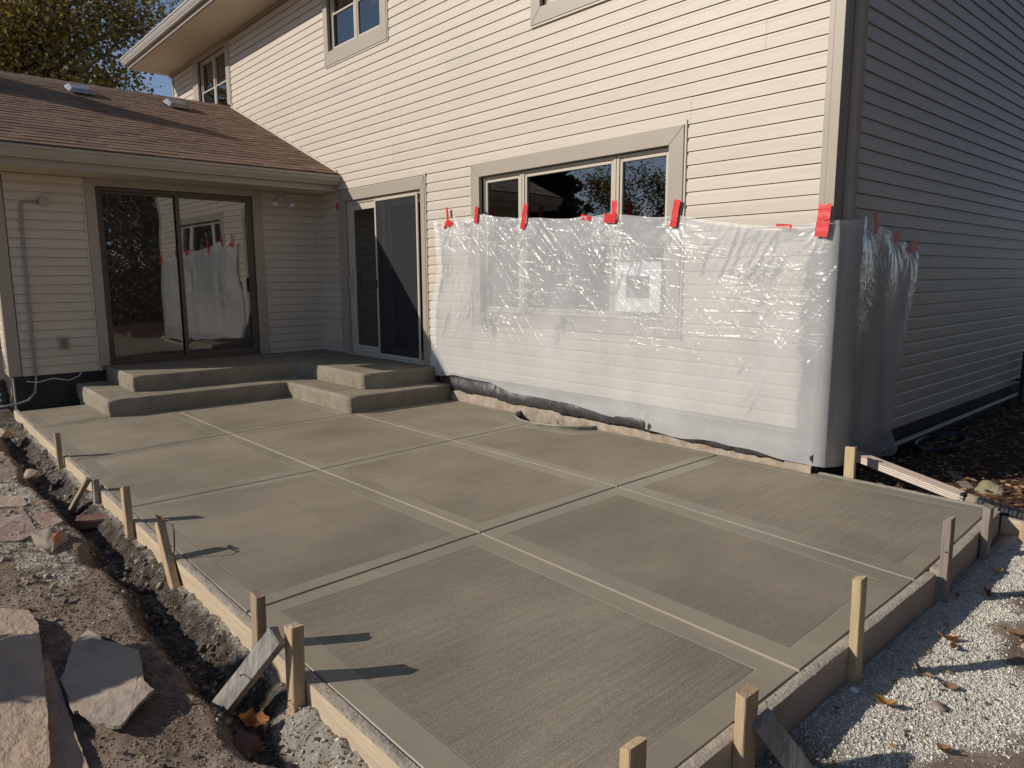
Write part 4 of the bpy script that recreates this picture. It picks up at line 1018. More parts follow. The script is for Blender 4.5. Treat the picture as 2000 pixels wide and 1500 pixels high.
def stake(base, top, wx, wy, mname, label, cut='flat', seed=1, nail=None, twist=0., cat='stake', name='wooden_stake', group='wooden stakes holding the form boards', cap=None, m2=None):
    b, t = Vector(base), Vector(top); d = (t-b); L = d.length; d.normalize()
    q = Vector((0, 0, 1)).rotation_difference(d); R = q.to_matrix()
    R = R @ Matrix.Rotation(twist, 3, 'Z'); from mathutils import noise as mn
    n = max(5, int(L/.03)); V = []
    ch = .003
    sec = [(-wx/2+ch, -wy/2), (0, -wy/2-.0005), (wx/2-ch, -wy/2), (wx/2, -wy/2+ch), (wx/2+.0005, 0), (wx/2, wy/2-ch), (wx/2-ch, wy/2), (0, wy/2), (-wx/2+ch, wy/2), (-wx/2, wy/2-ch), (-wx/2, 0), (-wx/2, -wy/2+ch)]
    for i in range(n+1):
        z = L*i/n; tp = 1.0
        for (x, y) in sec:
            nv = mn.noise_vector(Vector((x*25+seed*9, y*25, z*9)))
            zz = z
            if i == n: zz = z+(.006*math.sin(seed*2+x*60)+(x/wx)*.012*(1 if cut == 'slant' else .2))
            V.append(tuple(b+R @ Vector((x*tp+nv.x*.0018, y*tp+nv.y*.0018, zz))))
    m = len(sec); F = [(i*m+j, i*m+(j+1) % m, (i+1)*m+(j+1) % m, (i+1)*m+j) for i in range(n) for j in range(m)]+[tuple(range(m))[::-1], tuple(n*m+j for j in range(m))]
    e = empty(name, base, label, cat, group)
    q_ = MB().add(V, F); q_.m = [1 if (k < n*m and (k % m) in (2, 3, 4, 5)) or k >= n*m else 0 for k in range(len(F))] if m2 else [0]*len(F); q_.obj('shaft', [mname, m2] if m2 else mname, e)
    if nail:
        for (nz, sx, sy) in nail:
            p = b+R @ Vector((sx*wx/2*.4, -wy/2, nz)); p2 = p+R @ Vector((.004, -.022, .006))
            MB().tube([p, p2, p2+Vector((.001, -.002, 0))], [.002, .002, .0045], 6).obj('nail', 'steel', e)
    return e
YL = -3.815
stake((-4.10, YL, -.24), (-4.14, YL-.002, .138), .050, .036, 'wz2', 'farthest stake on the left edge, aged brown, split foot', seed=1, nail=[(.12, 0, 0)])
stake((-2.93, YL, -.25), (-2.945, YL+.004, .030), .060, .036, 'wz3', 'short grey stake on the left edge carrying the thin leaning brace', seed=2)
stake((-2.115, YL-.004, -.26), (-2.155, YL, .150), .062, .038, 'wz1', 'tall pale stake on the left edge beside the red brick', seed=3, nail=[(.14, 0, 0)])
stake((-1.235, YL-.012, -.25), (-1.53, YL+.002, .100), .060, .038, 'wz1', 'steeply leaning stake on the left edge with a dry leaf on its top', seed=4, nail=[(.10, 0, 0)])
stake((-.315, YL-.006, -.26), (-.300, YL, .160), .058, .036, 'wz2', 'upright stake just behind the braced one in the left foreground', seed=5, nail=[(.13, 0, 0)])
stake((.0, YL-.010, -.30), (.002, YL, .150), .062, .044, 'wz1', 'thick orange-brown stake in the left foreground that carries the heavy grey brace', seed=6, nail=[(.16, -1, 0), (.19, .5, 0)])
XRt = 1.188
stake((1.192, -3.50, -.30), (1.192, -3.50, .190), .034, .066, 'wz1', 'nearest stake at the bottom edge with a frayed mushroomed top', seed=7, cut='slant')
stake((1.188, -2.965, -.32), (1.190, -2.965, .108), .034, .074, 'wz1', 'splintered round-shouldered stake with the dark brace nailed to it', seed=8, nail=[(.18, 0, 0)])
stake((1.182, -2.165, -.30), (1.182, -2.185, .222), .034, .050, 'wyel', 'tall yellow stake with a dark cap mark on the right slab edge', seed=9)
stake((1.176, -1.185, -.30), (1.176, -1.205, .205), .036, .056, 'wz3', 'grey cement-speckled stake with a bent nail on the right slab edge', seed=10, cut='slant', nail=[(.36, 1, 0)])
stake((1.150, -.47, -.30), (1.150, -.475, .098), .036, .066, 'wz3', 'mauve-grey stake at the far right corner of the slab', seed=11)
stake((.208, .062, -.25), (.205, .062, .160), .068, .036, 'wyel', 'pale stake behind the slab below the house corner', seed=12)
stake((1.235, -.075, -.28), (1.235, -.075, -.07), .04, .04, 'wz1', 'stub stake against the loose board past the far right corner', seed=13)
# braces
G2 = 'diagonal braces nailed to stakes'
stake((-.235, -4.045, -.235), (-.022, -3.862, .120), .072, .036, 'wgrey', 'heavy cement-splashed grey brace leaning on the left foreground stake', seed=21, twist=.25, cat='brace', name='brace_board', group=G2, nail=[(.27, 0, 0)])
stake((-3.12, -3.955, -.235), (-2.955, -3.845, .035), .034, .030, 'wz2', 'thin pale brace leaning on the short stake farther up the left edge', seed=22, cat='brace', name='brace_board', group=G2)
br = stake((1.330, -2.765, -.255), (1.222, -2.930, .012), .040, .074, 'wdark', 'dark tarry brace board leaning on the splintered stake at the lower right', seed=23, twist=-.55, m2='wgrey', cat='brace', name='brace_board', group=G2)
# dry leaf and twig on the leaning stake
def leaf_mesh(L, Wd, curl, seed):
    r = random.Random(seed); n = 7; V = []
    for i in range(n):
        t = i/(n-1); w = Wd*math.sin(math.pi*(t*.92+.04))**.8*(1+.25*math.sin(t*17+seed))
        x = (t-.5)*L
        for k in (-1, -.5, 0, .5, 1):
            V.append((x, k*w/2, curl*(t-.5)**2*L*2+abs(k)*w*.35+.004*math.sin(t*9+k*3+seed)))
    F = [(i*5+k, i*5+k+1, (i+1)*5+k+1, (i+1)*5+k) for i in range(n-1) for k in range(4)]
    return V, F
def leaf(loc, L, Wd, rot, c, label, seed, tilt=(0, 0), curl=.5):
    V, F = leaf_mesh(L, Wd, curl, seed)
    R = Matrix.Rotation(rot, 3, 'Z') @ Matrix.Rotation(tilt[0], 3, 'X') @ Matrix.Rotation(tilt[1], 3, 'Y')
    V = [tuple(Vector(loc)+R @ Vector(v)) for v in V]
    cc = np.tile(np.array(c), (len(V), 1))*(1+.3*(rng.random((len(V), 1))-.5))
    me = npmesh('dry_leaf', V, F, ['leaf'], cc, True)
    return link('dry_leaf', me, None, label, 'leaf', 'dry leaves lying about')
leaf((-1.53, -3.80, .115), .11, .025, .3, (.20, .12, .07), 'brown dry leaf hooked over the top of the leaning stake', 3, (0, .1), .25)
tw = MB().tube([(-1.50, -3.79, .108), (-1.44, -3.78, .112), (-1.40, -3.785, .09), (-1.395, -3.79, .0), (-1.39, -3.80, -.03)], .004, 6); tw.obj('twig', 'twig', None, label='dark bent twig hanging from the leaning stake', cat='twig')
def hz(x, y): return float(H(np.array([x]), np.array([y]))[0])
LV = [(1.325, -1.60, .085, .045, .4, (.42, .20, .07), 'large orange-tan curled leaf on the gravel, level with the yellow stake'),
      (1.36, -1.66, .07, .03, 1.9, (.20, .10, .05), 'dark brown leaf touching the large orange-tan one'),
      (1.30, -.98, .07, .045, 2.2, (.20, .08, .05), 'dark red-brown leaf beside the cement-speckled stake'),
      (1.47, -.86, .09, .05, .9, (.38, .21, .10), 'tan curled leaf beyond the cement-speckled stake, near the right picture edge'),
      (1.33, -2.27, .075, .04, .2, (.46, .24, .08), 'small bright orange leaf near the dark brace'),
      (1.345, -1.95, .085, .022, -.3, (.34, .22, .13), 'narrow tan leaf lying on the white gravel patch'),
      (1.50, -1.35, .06, .04, 1.1, (.34, .18, .09), 'brown leaf at the shadow tip of the yellow stake'),
      (1.55, -2.38, .06, .04, 2.5, (.36, .20, .12), 'pinkish brown leaf at the bottom of the gravel patch'),
      (1.44, -1.98, .05, .035, .7, (.33, .19, .12), 'little brown leaf in the middle of the gravel patch'),
      (1.26, -.66, .08, .04, 1.4, (.42, .30, .16), 'pale curled leaf in the shade below the far right stake'),
      (1.60, -1.10, .08, .05, 0.2, (.30, .14, .08), 'rusty leaf at the right picture edge')]
for i, (x, y, L, w_, r_, c, lb) in enumerate(LV): leaf((x, y, hz(x, y)+.012), L, w_, r_, c, lb, i+5, ((i % 3-1)*.3, (i % 2)*.3), .6)
leaf((-.06, -3.945, -.175), .10, .055, .8, (.42, .17, .05), 'orange leaf tucked between the heavy brace and its stake', 40, (.5, .2), .5)

# bricks
def brick(loc, rz, size, label, tilt=0, m='brick', nm='brick', cat='brick', group='loose bricks in the trench'):
    x, y, z = size; mb = MB().box(-x/2, x/2, -y/2, y/2, -z/2, z/2); me = mb.mesh(nm, [MT[m]])
    bm = bmesh.new(); bm.from_mesh(me); bmesh.ops.bevel(bm, geom=bm.edges[:], offset=.005, segments=2, affect='EDGES'); bmesh.ops.subdivide_edges(bm, edges=[e for e in bm.edges if e.calc_length() > .04], cuts=3, use_grid_fill=True)
    bm.to_mesh(me); bm.free(); rough_mesh(me, .004, 22, rz*3+x)
    o = link(nm, me, None, label, cat, group); o.location = loc; o.rotation_euler = (tilt, .06, rz); return o
brick((-2.66, -3.888, -.165), 1.25, (.20, .095, .055), 'whole red brick lying in the trench beside the tall pale stake', .1)
brick((.0, -4.005, -.21), .5, (.085, .07, .06), 'broken brick half below the heavy grey brace in the foreground', .35)
# flagstones : irregular plates
def plate(pts, z, th, m, label, tilt=(0, 0), seed=1, nm='flagstone', cat='flagstone', group='broken flagstones at the lower left', amp=.006):
    cx = sum(p[0] for p in pts)/len(pts); cy = sum(p[1] for p in pts)/len(pts)
    P = []
    r = random.Random(seed)
    for i in range(len(pts)):
        a = Vector(pts[i]); b = Vector(pts[(i+1) % len(pts)]); n = max(1, int((b-a).length/.02))
        nrm = Vector((-(b-a).y, (b-a).x)).normalized()
        P += [tuple(a+(b-a)*j/n+nrm*(r.uniform(-.002, .002) if j else 0)) for j in range(n)]
    # fill top with grid points inside
    x0, x1 = min(p[0] for p in P), max(p[0] for p in P); y0, y1 = min(p[1] for p in P), max(p[1] for p in P)
    bm = bmesh.new(); vs = [bm.verts.new((p[0], p[1], 0)) for p in P]; f = bm.faces.new(vs)
    if f.normal.z < 0: f.normal_flip()
    bmesh.ops.triangulate(bm, faces=[f], ngon_method='EAR_CLIP')
    for _ in range(2):
        bmesh.ops.subdivide_edges(bm, edges=[e for e in bm.edges if not e.is_boundary and e.calc_length() > .035], cuts=1)
        bmesh.ops.triangulate(bm, faces=bm.faces[:])
    ext = bmesh.ops.extrude_face_region(bm, geom=bm.faces[:])
    low = [v for v in ext['geom'] if isinstance(v, bmesh.types.BMVert)]
    for v in low: v.co.z = -th
    bmesh.ops.recalc_face_normals(bm, faces=bm.faces[:])
    from mathutils import noise as mn
    for v in bm.verts:
        nn = mn.fractal(Vector((v.co.x*7+seed*4, v.co.y*7, v.co.z*10)), 1, 2, 3)
        dx, dy = v.co.x-cx, v.co.y-cy
        v.co.z += z+nn*amp+dx*tilt[0]+dy*tilt[1]
        if v.co.z < z-th*.5: v.co.x += nn*.006; v.co.y += nn*.006
    me = bpy.data.meshes.new(nm); bm.to_mesh(me); bm.free(); me.materials.append(MT[m])
    return link(nm, me, None, label, cat, group)
plate([(-1.45, -4.62), (-1.19, -4.416), (-1.03, -4.408), (-.899, -4.420), (-.60, -4.452), (-.41, -4.475), (-.05, -4.522), (.15, -4.62), (.1, -5.0), (-.7, -5.15), (-1.4, -4.95)], -.035, .045, 'tan', 'large tan flagstone filling the bottom left corner', (0, .02), 1)
plate([(-.90, -4.46), (-.813, -4.413), (-.50, -4.420), (-.215, -4.432), (-.011, -4.438), (.12, -4.46), (.12, -4.62), (-.6, -4.58)], -.075, .035, 'tan', 'long narrow flagstone sliver sticking out under the large tan one', (0, 0), 2)
plate([(-.60, -4.44), (-.30, -4.415), (.10, -4.405), (.25, -4.45), (.2, -4.6), (-.5, -4.6)], -.112, .03, 'tan', 'lowest flagstone layer showing at the bottom edge', (0, 0), 3)
plate([(-.896, -4.262), (-.753, -4.245), (-.545, -4.168), (-.429, -4.189), (-.314, -4.211), (-.237, -4.2), (-.19, -4.26), (-.122, -4.328), (-.136, -4.343), (-.207, -4.38), (-.32, -4.404), (-.329, -4.418), (-.578, -4.409), (-.749, -4.35), (-.815, -4.335)], -.048, .011, 'grey', 'grey angular flagstone lying by itself beside the large tan one', (.02, .12), 5)
plate([(-.918, -4.247), (-.78, -4.15), (-.649, -4.137), (-.601, -4.171), (-.72, -4.25)], -.092, .03, 'pinkstone', 'small tan stone fragment behind the grey flagstone', (0, .05), 6)
plate([(-3.45, -4.35), (-3.30, -4.25), (-3.22, -4.18), (-3.02, -4.172), (-2.98, -4.20), (-3.05, -4.32)], -.075, .03, 'grey', 'dusty grey paver piece at the left edge level with the leaning brace', (0, 0), 7, group='rubble on the left bank')
plate([(-3.02, -4.42), (-2.98, -4.20), (-2.40, -4.215), (-2.32, -4.30), (-2.4, -4.45)], -.082, .03, 'pinkstone', 'gravel-dusted paver at the left picture edge', (0, 0), 8, group='rubble on the left bank')
plate([(-2.80, -4.17), (-2.72, -4.085), (-2.50, -4.075), (-2.45, -4.13), (-2.6, -4.18)], -.075, .05, 'pinkstone', 'pinkish rubble block at the lip of the trench left of the tall pale stake', (0, 0), 9, group='rubble on the left bank')
# rocks
def rock(loc, s, m, label, seed, cat='rock', nm='rock', group=None, sub=3):
    bm = bmesh.new(); bmesh.ops.create_icosphere(bm, subdivisions=sub, radius=1)
    from mathutils import noise as mn
    for v in bm.verts:
        k = 1+.28*mn.noise(v.co*1.1+Vector((seed*3, 0, 0)))+.10*mn.noise(v.co*2.7+Vector((0, seed, 0)))+.03*mn.noise(v.co*8)
        v.co = Vector((v.co.x*s[0], v.co.y*s[1], v.co.z*s[2]))*k
    me = bpy.data.meshes.new(nm); bm.to_mesh(me); bm.free(); me.materials.append(MT[m])
    me.polygons.foreach_set('use_smooth', [True]*len(me.polygons))
    o = link(nm, me, None, label, cat, group); o.location = loc; return o
rock((.84, .80, -.165), (.095, .075, .078), 'boulder', 'rounded yellow-tan boulder behind the black corrugated drain pipe', 3, nm='boulder', cat='boulder')
rock((.37, .16, -.10), (.045, .03, .022), 'boulder', 'small flat tan rock behind the back form board', 5)
rock((1.455, -2.13, -.185), (.026, .022, .016), 'pinkstone', 'pink-brown stone in the middle of the white gravel', 7, sub=2)
rock((1.21, -2.24, -.19), (.018, .015, .012), 'whitepvc', 'small bright white stone beside the right form board', 8, sub=2)
rock((1.55, -1.42, -.185), (.018, .016, .014), 'grey', 'round grey pebble beyond the shadow of the yellow stake', 9, sub=2)
rock((-3.9, -4.03, -.10), (.10, .05, .035), 'tan', 'long pale soil-caked rock on the bank near the farthest left stake', 11)
rock((-5.6, -4.02, -.08), (.16, .06, .05), 'tan', 'brown rock lying on the bank near the wing corner', 12)
# plastic bag scrap with orange paint
def scrap():
    nu, nv = 26, 16; V = []; C = []
    for i in range(nu):
        for j in range(nv):
            u = i/(nu-1); v = j/(nv-1)
            x = -2.36+.36*u+.03*math.sin(v*5); y = -4.255+.15*v*(.6+.4*math.sin(u*3))+(-.08*u*(1-v))*0
            z = -.085+.040*math.sin(math.pi*u)*math.sin(math.pi*v)*(.6+.8*float(vn(u*5, v*4, 3)))+.03*float(ridge(np.array(u*4), np.array(v*3), 2, 5))
            o = math.exp(-((u-.72)**2+(v-.62)**2)/.02)
            V.append((x, y, z)); C.append((.40+.38*o, .34-.14*o, .27-.2*o))
    F = [(i*nv+j, (i+1)*nv+j, (i+1)*nv+j+1, i*nv+j+1) for i in range(nu-1) for j in range(nv-1)]
    me = npmesh('plastic_scrap', V, F, ['leaf'], np.array(C), True)
    link('plastic_scrap', me, None, 'crumpled pale sack scrap with an orange paint spot on the left bank', 'scrap')
scrap()
# downspout extension, adapter and corrugated pipe
ex = empty('downspout_extension', (.2, .15, .08), 'ribbed tan downspout extension sloping away from the house corner to the black pipe', 'downspout')
pa, pb = Vector((.155, .27, .055)), Vector((.865, .165, -.062)); dd = (pb-pa).normalized(); sd = dd.cross(Vector((0, 0, 1))).normalized(); uq = sd.cross(dd)
def exq(p, w, h): 
    pr = []
    for i in range(9): pr.append((-w+i*w/4, h+(.003 if i % 2 else -.002)))
    pr = [(-w, -h)]+pr+[(w, -h)]
    # ribs on the near side too
    side = [(w-(.003 if k % 2 else 0)*1, h-(k+1)*h/4) for k in range(7)]
    pr = [(-w, -h), (-w, h)]+pr[2:-2]+[(w, h)]+side+[(w, -h)]
    return [tuple(p+sd*a+uq*b) for a, b in pr]
A_ = exq(pa, .040, .028); B_ = exq(pb, .040, .028); n = len(A_)
MB().add(A_+B_, [(i, (i+1) % n, n+(i+1) % n, n+i) for i in range(n)]+[tuple(range(n))[::-1], tuple(range(n, 2*n))]).obj('spout', 'ext', ex)
A_ = exq(pb-dd*.01, .046, .034); B_ = exq(pb+dd*.012, .046, .034)
MB().add(A_+B_, [(i, (i+1) % n, n+(i+1) % n, n+i) for i in range(n)]+[tuple(range(n))[::-1], tuple(range(n, 2*n))]).obj('collar', 'blackplastic', ex)
MB().tube([(.06, .17, .10), (.085, .19, .075), pa-dd*.005, pa+dd*.04], [.040, .042, .043, .043], 10).obj('elbow', 'gutter', ex, smooth=True)
p3 = pb+Vector((.080, -.012, -.012))
MB().tube([pb+dd*.012, pb+Vector((.05, 0, -.010)), p3], [.036, .037, .038], 12).obj('adapter', 'boulder', ex, smooth=True)
corr([p3, (1.02, .135, -.085), (1.12, .130, -.095), (1.3, .125, -.105), (1.7, .10, -.12), (2.2, .05, -.13)], .046, 16, .011).obj('drain_pipe', 'blackplastic', None, label='black corrugated drain pipe running off right from the tan extension', cat='drain pipe')
# wood scraps in mulch
MB().add([(.46, 1.17, -.16), (.53, 1.20, -.16), (.75, .80, -.155), (.69, .76, -.155), (.46, 1.17, -.18), (.53, 1.20, -.18), (.75, .80, -.175), (.69, .76, -.175)],
     [(0, 1, 2, 3), (7, 6, 5, 4), (0, 4, 5, 1), (1, 5, 6, 2), (2, 6, 7, 3), (3, 7, 4, 0)]).obj('wood_scrap', 'wz3', None, label='dark flat board scrap lying on the leaves behind the extension', cat='wood scrap')
# side window-well tub and strip
tb = empty('garden_tub', (.12, 1.95, -.15), 'dark oval plastic tub sunk by the shaded side wall', 'tub')
def tub(cx_, cy_, ra, rb, z0, z1):
    mb = MB(); n = 40; pr = [(-.02, z1-.012), (-.02, z1), (.012, z1), (.014, z1-.02), (-.004, z1-.024), (-.03, z0), (-.05, z0), (-.03, z1-.03)]
    V = []; k = len(pr)
    for i in range(n):
        t = 2*math.pi*i/n
        for g, z in pr:
            V.append((cx_+(ra+g)*math.cos(t)*.8+(rb+g)*math.sin(t)*0, cy_+(rb+g)*math.sin(t), z))
    mb.add(V, [(i*k+j, i*k+(j+1) % k, ((i+1) % n)*k+(j+1) % k, ((i+1) % n)*k+j) for i in range(n) for j in range(k)]); mb.obj('rim', 'welltub', tb, smooth=False)
    MB().poly([(cx_+(ra-.03)*math.cos(t)*.8, cy_+(rb-.03)*math.sin(t)) for t in np.linspace(0, 2*math.pi, 30, endpoint=False)], z0, z0+.03).obj('fill', 'found', tb)
tub(.17, 1.97, .21, .42, -.2, -.095)
MB().tube([(.05, .8, -.05), (.05, 2.0, -.05), (.05, 5, -.04), (.05, 7.5, -.04)], .022, 8).obj('wall_pipe', 'conduit', None, label='grey pipe running along the foot of the shaded side wall', cat='pipe')
MB().box(.06, .10, 4.86, 4.93, -.25, .44).box(-.0, .06, 4.88, 4.91, .10, .13).obj('dark_post', 'darkpost', None, label='short dark post by the side wall at the right picture edge', cat='post')

# ================================================================== SCATTER (stuff)
OCT = np.array([(1, 0, 0), (-1, 0, 0), (0, 1, 0), (0, -1, 0), (0, 0, 1), (0, 0, -1)], float)
OF = np.array([(0, 2, 4), (2, 1, 4), (1, 3, 4), (3, 0, 4), (2, 0, 5), (1, 2, 5), (3, 1, 5), (0, 3, 5)])
CUBE = np.array([(-1, -1, -1), (1, -1, -1), (1, 1, -1), (-1, 1, -1), (-1, -1, 1), (1, -1, 1), (1, 1, 1), (-1, 1, 1)], float)*.72
CF = np.array([(0, 3, 2), (0, 2, 1), (4, 5, 6), (4, 6, 7), (0, 1, 5), (0, 5, 4), (1, 2, 6), (1, 6, 5), (2, 3, 7), (2, 7, 6), (3, 0, 4), (3, 4, 7)])
def scatter(name, pts, size, colA, colB, label, flat=.7, kind='cube', matn='stonebits', lift=.3, pw=2.2):
    N = len(pts); base, fc = (CUBE, CF) if kind == 'cube' else (OCT, OF)
    s = size[0]+(size[1]-size[0])*rng.random(N)**pw
    jit = 1+.45*(rng.random((N, len(base), 3))-.5)
    V = base[None]*jit
    V[:, :, 2] *= flat; V *= s[:, None, None]; V[:, :, 0] *= (1+.5*rng.random(N))[:, None]
    # random rotation
    q = rng.normal(size=(N, 4)); q[:, 1:3] *= .5; q /= np.linalg.norm(q, axis=1)[:, None]
    w, x, y, z = q.T
    R = np.stack([1-2*(y*y+z*z), 2*(x*y-z*w), 2*(x*z+y*w), 2*(x*y+z*w), 1-2*(x*x+z*z), 2*(y*z-x*w), 2*(x*z-y*w), 2*(y*z+x*w), 1-2*(x*x+y*y)], -1).reshape(N, 3, 3)
    V = np.einsum('nij,nkj->nki', R, V)
    zz = H(pts[:, 0], pts[:, 1])
    V += np.stack([pts[:, 0], pts[:, 1], zz+s*lift*flat], -1)[:, None, :]
    F = (fc[None]+(np.arange(N)*len(base))[:, None, None]).reshape(-1, 3)
    t = rng.random((N, 1))**1.2; c = np.array(colA)*(1-t)+np.array(colB)*t; c = c*(1+.25*(rng.random((N, 1))-.5))
    C = np.repeat(c, len(base), axis=0)
    me = npmesh(name, V.reshape(-1, 3), F, [matn], C)
    return link(name, me, None, label, None, None, 'stuff')
def rpts(n, x0, x1, y0, y1): return np.stack([x0+(x1-x0)*rng.random(n), y0+(y1-y0)*rng.random(n)], -1)
def keep(p, f): return p[rng.random(len(p)) < f]
def inpoly(p, poly):
    x, y = p[:, 0], p[:, 1]; r = np.zeros(len(p), bool); n = len(poly)
    for i in range(n):
        x1, y1 = poly[i]; x2, y2 = poly[(i+1) % n]
        r ^= ((y1 > y) != (y2 > y)) & (x < (x2-x1)*(y-y1)/((y2-y1) or 1e-9)+x1)
    return r
STONES = [[(-1.45, -4.62), (-1.19, -4.41), (-.899, -4.41), (.15, -4.40), (.2, -5), (-1.4, -5)],
          [(-.90, -4.265), (-.753, -4.24), (-.545, -4.16), (-.429, -4.18), (-.314, -4.205), (-.23, -4.195), (-.18, -4.26), (-.12, -4.33), (-.2, -4.385), (-.32, -4.41), (-.58, -4.415), (-.749, -4.355), (-.815, -4.34)]]
def offstones(p):
    for q in STONES: p = p[~inpoly(p, q)]
    return p
p = rpts(150000, 1.17, 2.0, -3.2, .6); z_ = zones(p[:, 0], p[:, 1])[:, 0]; p = keep(p, z_*.95+.02)
o = scatter('gravel', p, (.0018, .0065), (.48, .45, .39), (.88, .84, .75), 'crushed pale stone gravel on the right', .5, 'oct', pw=2.4, lift=.15); o['category'] = 'gravel'
p = rpts(6000, 1.17, 2.1, -3.4, 1.0); z_ = zones(p[:, 0], p[:, 1])[:, 0]; p = keep(p, z_*.30+.05)
o = scatter('loose_stones', p, (.003, .010), (.30, .23, .175), (.70, .64, .54), 'larger loose stone chips among the gravel on the right', .6, pw=3); o['category'] = 'stones'
p = rpts(34000, -6.2, 1.1, -4.9, -3.80); z_ = zones(p[:, 0], p[:, 1]); p = offstones(keep(p, z_[:, 0]*.9+.012))
o = scatter('cement_crumbs', p, (.0018, .007), (.36, .33, .28), (.68, .64, .56), 'pale cement crumbs and gravel along the left bank', .7, pw=2.6); o['category'] = 'crumbs'
p = offstones(rpts(42000, -3.0, 1.1, -4.9, -3.80))
o = scatter('soil_clods', p, (.0012, .0055), (.16, .12, .088), (.40, .31, .235), 'loose brown soil crumbs on the left bank', .7, 'oct', pw=2.6); o['category'] = 'soil'
p = offstones(rpts(9000, -6.6, 1.1, -4.7, -3.80)); q_ = fbm(p[:, 0]*6, p[:, 1]*6, 3, 99); p = keep(p, np.where(p[:, 1] > -4.06, .9, .22)*sstep(.4, .6, q_)); p = p[zones(p[:, 0], p[:, 1])[:, 0] < .4]
o = scatter('coarse_clods', p, (.003, .017), (.10, .078, .062), (.36, .31, .255), 'coarse dark soil clods in the trench', .75, 'cube', pw=3); o['category'] = 'soil'
# leaf litter / mulch
def litter(name, n, x0, x1, y0, y1, s0, s1, cols, label, lift=.03, mask=None, cat='leaves'):
    p = rpts(n, x0, x1, y0, y1)
    if mask is not None: p = keep(p, mask(p))
    N = len(p); L = s0+(s1-s0)*rng.random(N); a = rng.random(N)*6.28
    base = np.array([(-.5, 0, 0), (-.15, -.28, .10), (.25, -.22, .12), (.5, 0, .05), (.2, .26, .16), (-.2, .24, .05)], float)
    V = base[None]*L[:, None, None]*(1+.3*(rng.random((N, 6, 3))-.5))
    th = (rng.random(N)-.5)*1.3; ct, st = np.cos(th), np.sin(th)
    y_ = V[:, :, 1]*ct[:, None]-V[:, :, 2]*st[:, None]; z_ = V[:, :, 1]*st[:, None]+V[:, :, 2]*ct[:, None]
    ca, sa = np.cos(a), np.sin(a)
    X_ = V[:, :, 0]*ca[:, None]-y_*sa[:, None]; Y_ = V[:, :, 0]*sa[:, None]+y_*ca[:, None]
    P = np.stack([X_+p[:, None, 0], Y_+p[:, None, 1], z_+(H(p[:, 0], p[:, 1])+lift*rng.random(N)+.004)[:, None]], -1)
    F = np.array([(0, 1, 2), (0, 2, 3), (0, 3, 4), (0, 4, 5)]); F = (F[None]+(np.arange(N)*6)[:, None, None]).reshape(-1, 3)
    cols = np.array(cols); c = cols[rng.integers(0, len(cols), N)]*(1+.4*(rng.random((N, 1))-.5))
    me = npmesh(name, P.reshape(-1, 3), F, ['leaf'], np.repeat(c, 6, axis=0))
    o = link(name, me, None, label, cat, None, 'stuff'); return o
BR = [(.42, .22, .10), (.52, .30, .14), (.28, .14, .08), (.20, .11, .07), (.62, .42, .24), (.36, .25, .17)]
litter('leaf_litter', 9000, .0, 3.2, .08, 7.5, .025, .06, BR, 'bed of dry brown leaves and bark along the shaded side wall')
litter('leaf_bits', 260, 1.2, 2.2, -3.2, .9, .012, .03, BR, 'scattered small brown leaf bits on the gravel', .004)
litter('trench_debris', 500, -5.5, .9, -4.5, -3.83, .01, .03, [(.16, .11, .07), (.25, .18, .11), (.10, .07, .05)], 'small dead leaf bits and roots on the left bank', .01)
# roots and straw
mb = MB(); r = random.Random(12)
for k in range(130):
    x = r.uniform(-1.4, .5) if k % 3 else r.uniform(-4.5, 0); y = r.uniform(-4.35, -3.9); z = hz(x, y)+.004; a = r.uniform(0, 6.3); P = [(x, y, z)]
    for s in range(5):
        a += r.uniform(-.7, .7); x += .022*math.cos(a); y += .022*math.sin(a); P.append((x, y, hz(x, y)+.004+r.uniform(0, .012)))
    mb.tube(P, .0011, 4, cap=False)
o = mb.obj('root_tangle', 'twig', None, label='tangle of thin dry roots on the trench bank', cat='roots', kind='stuff')

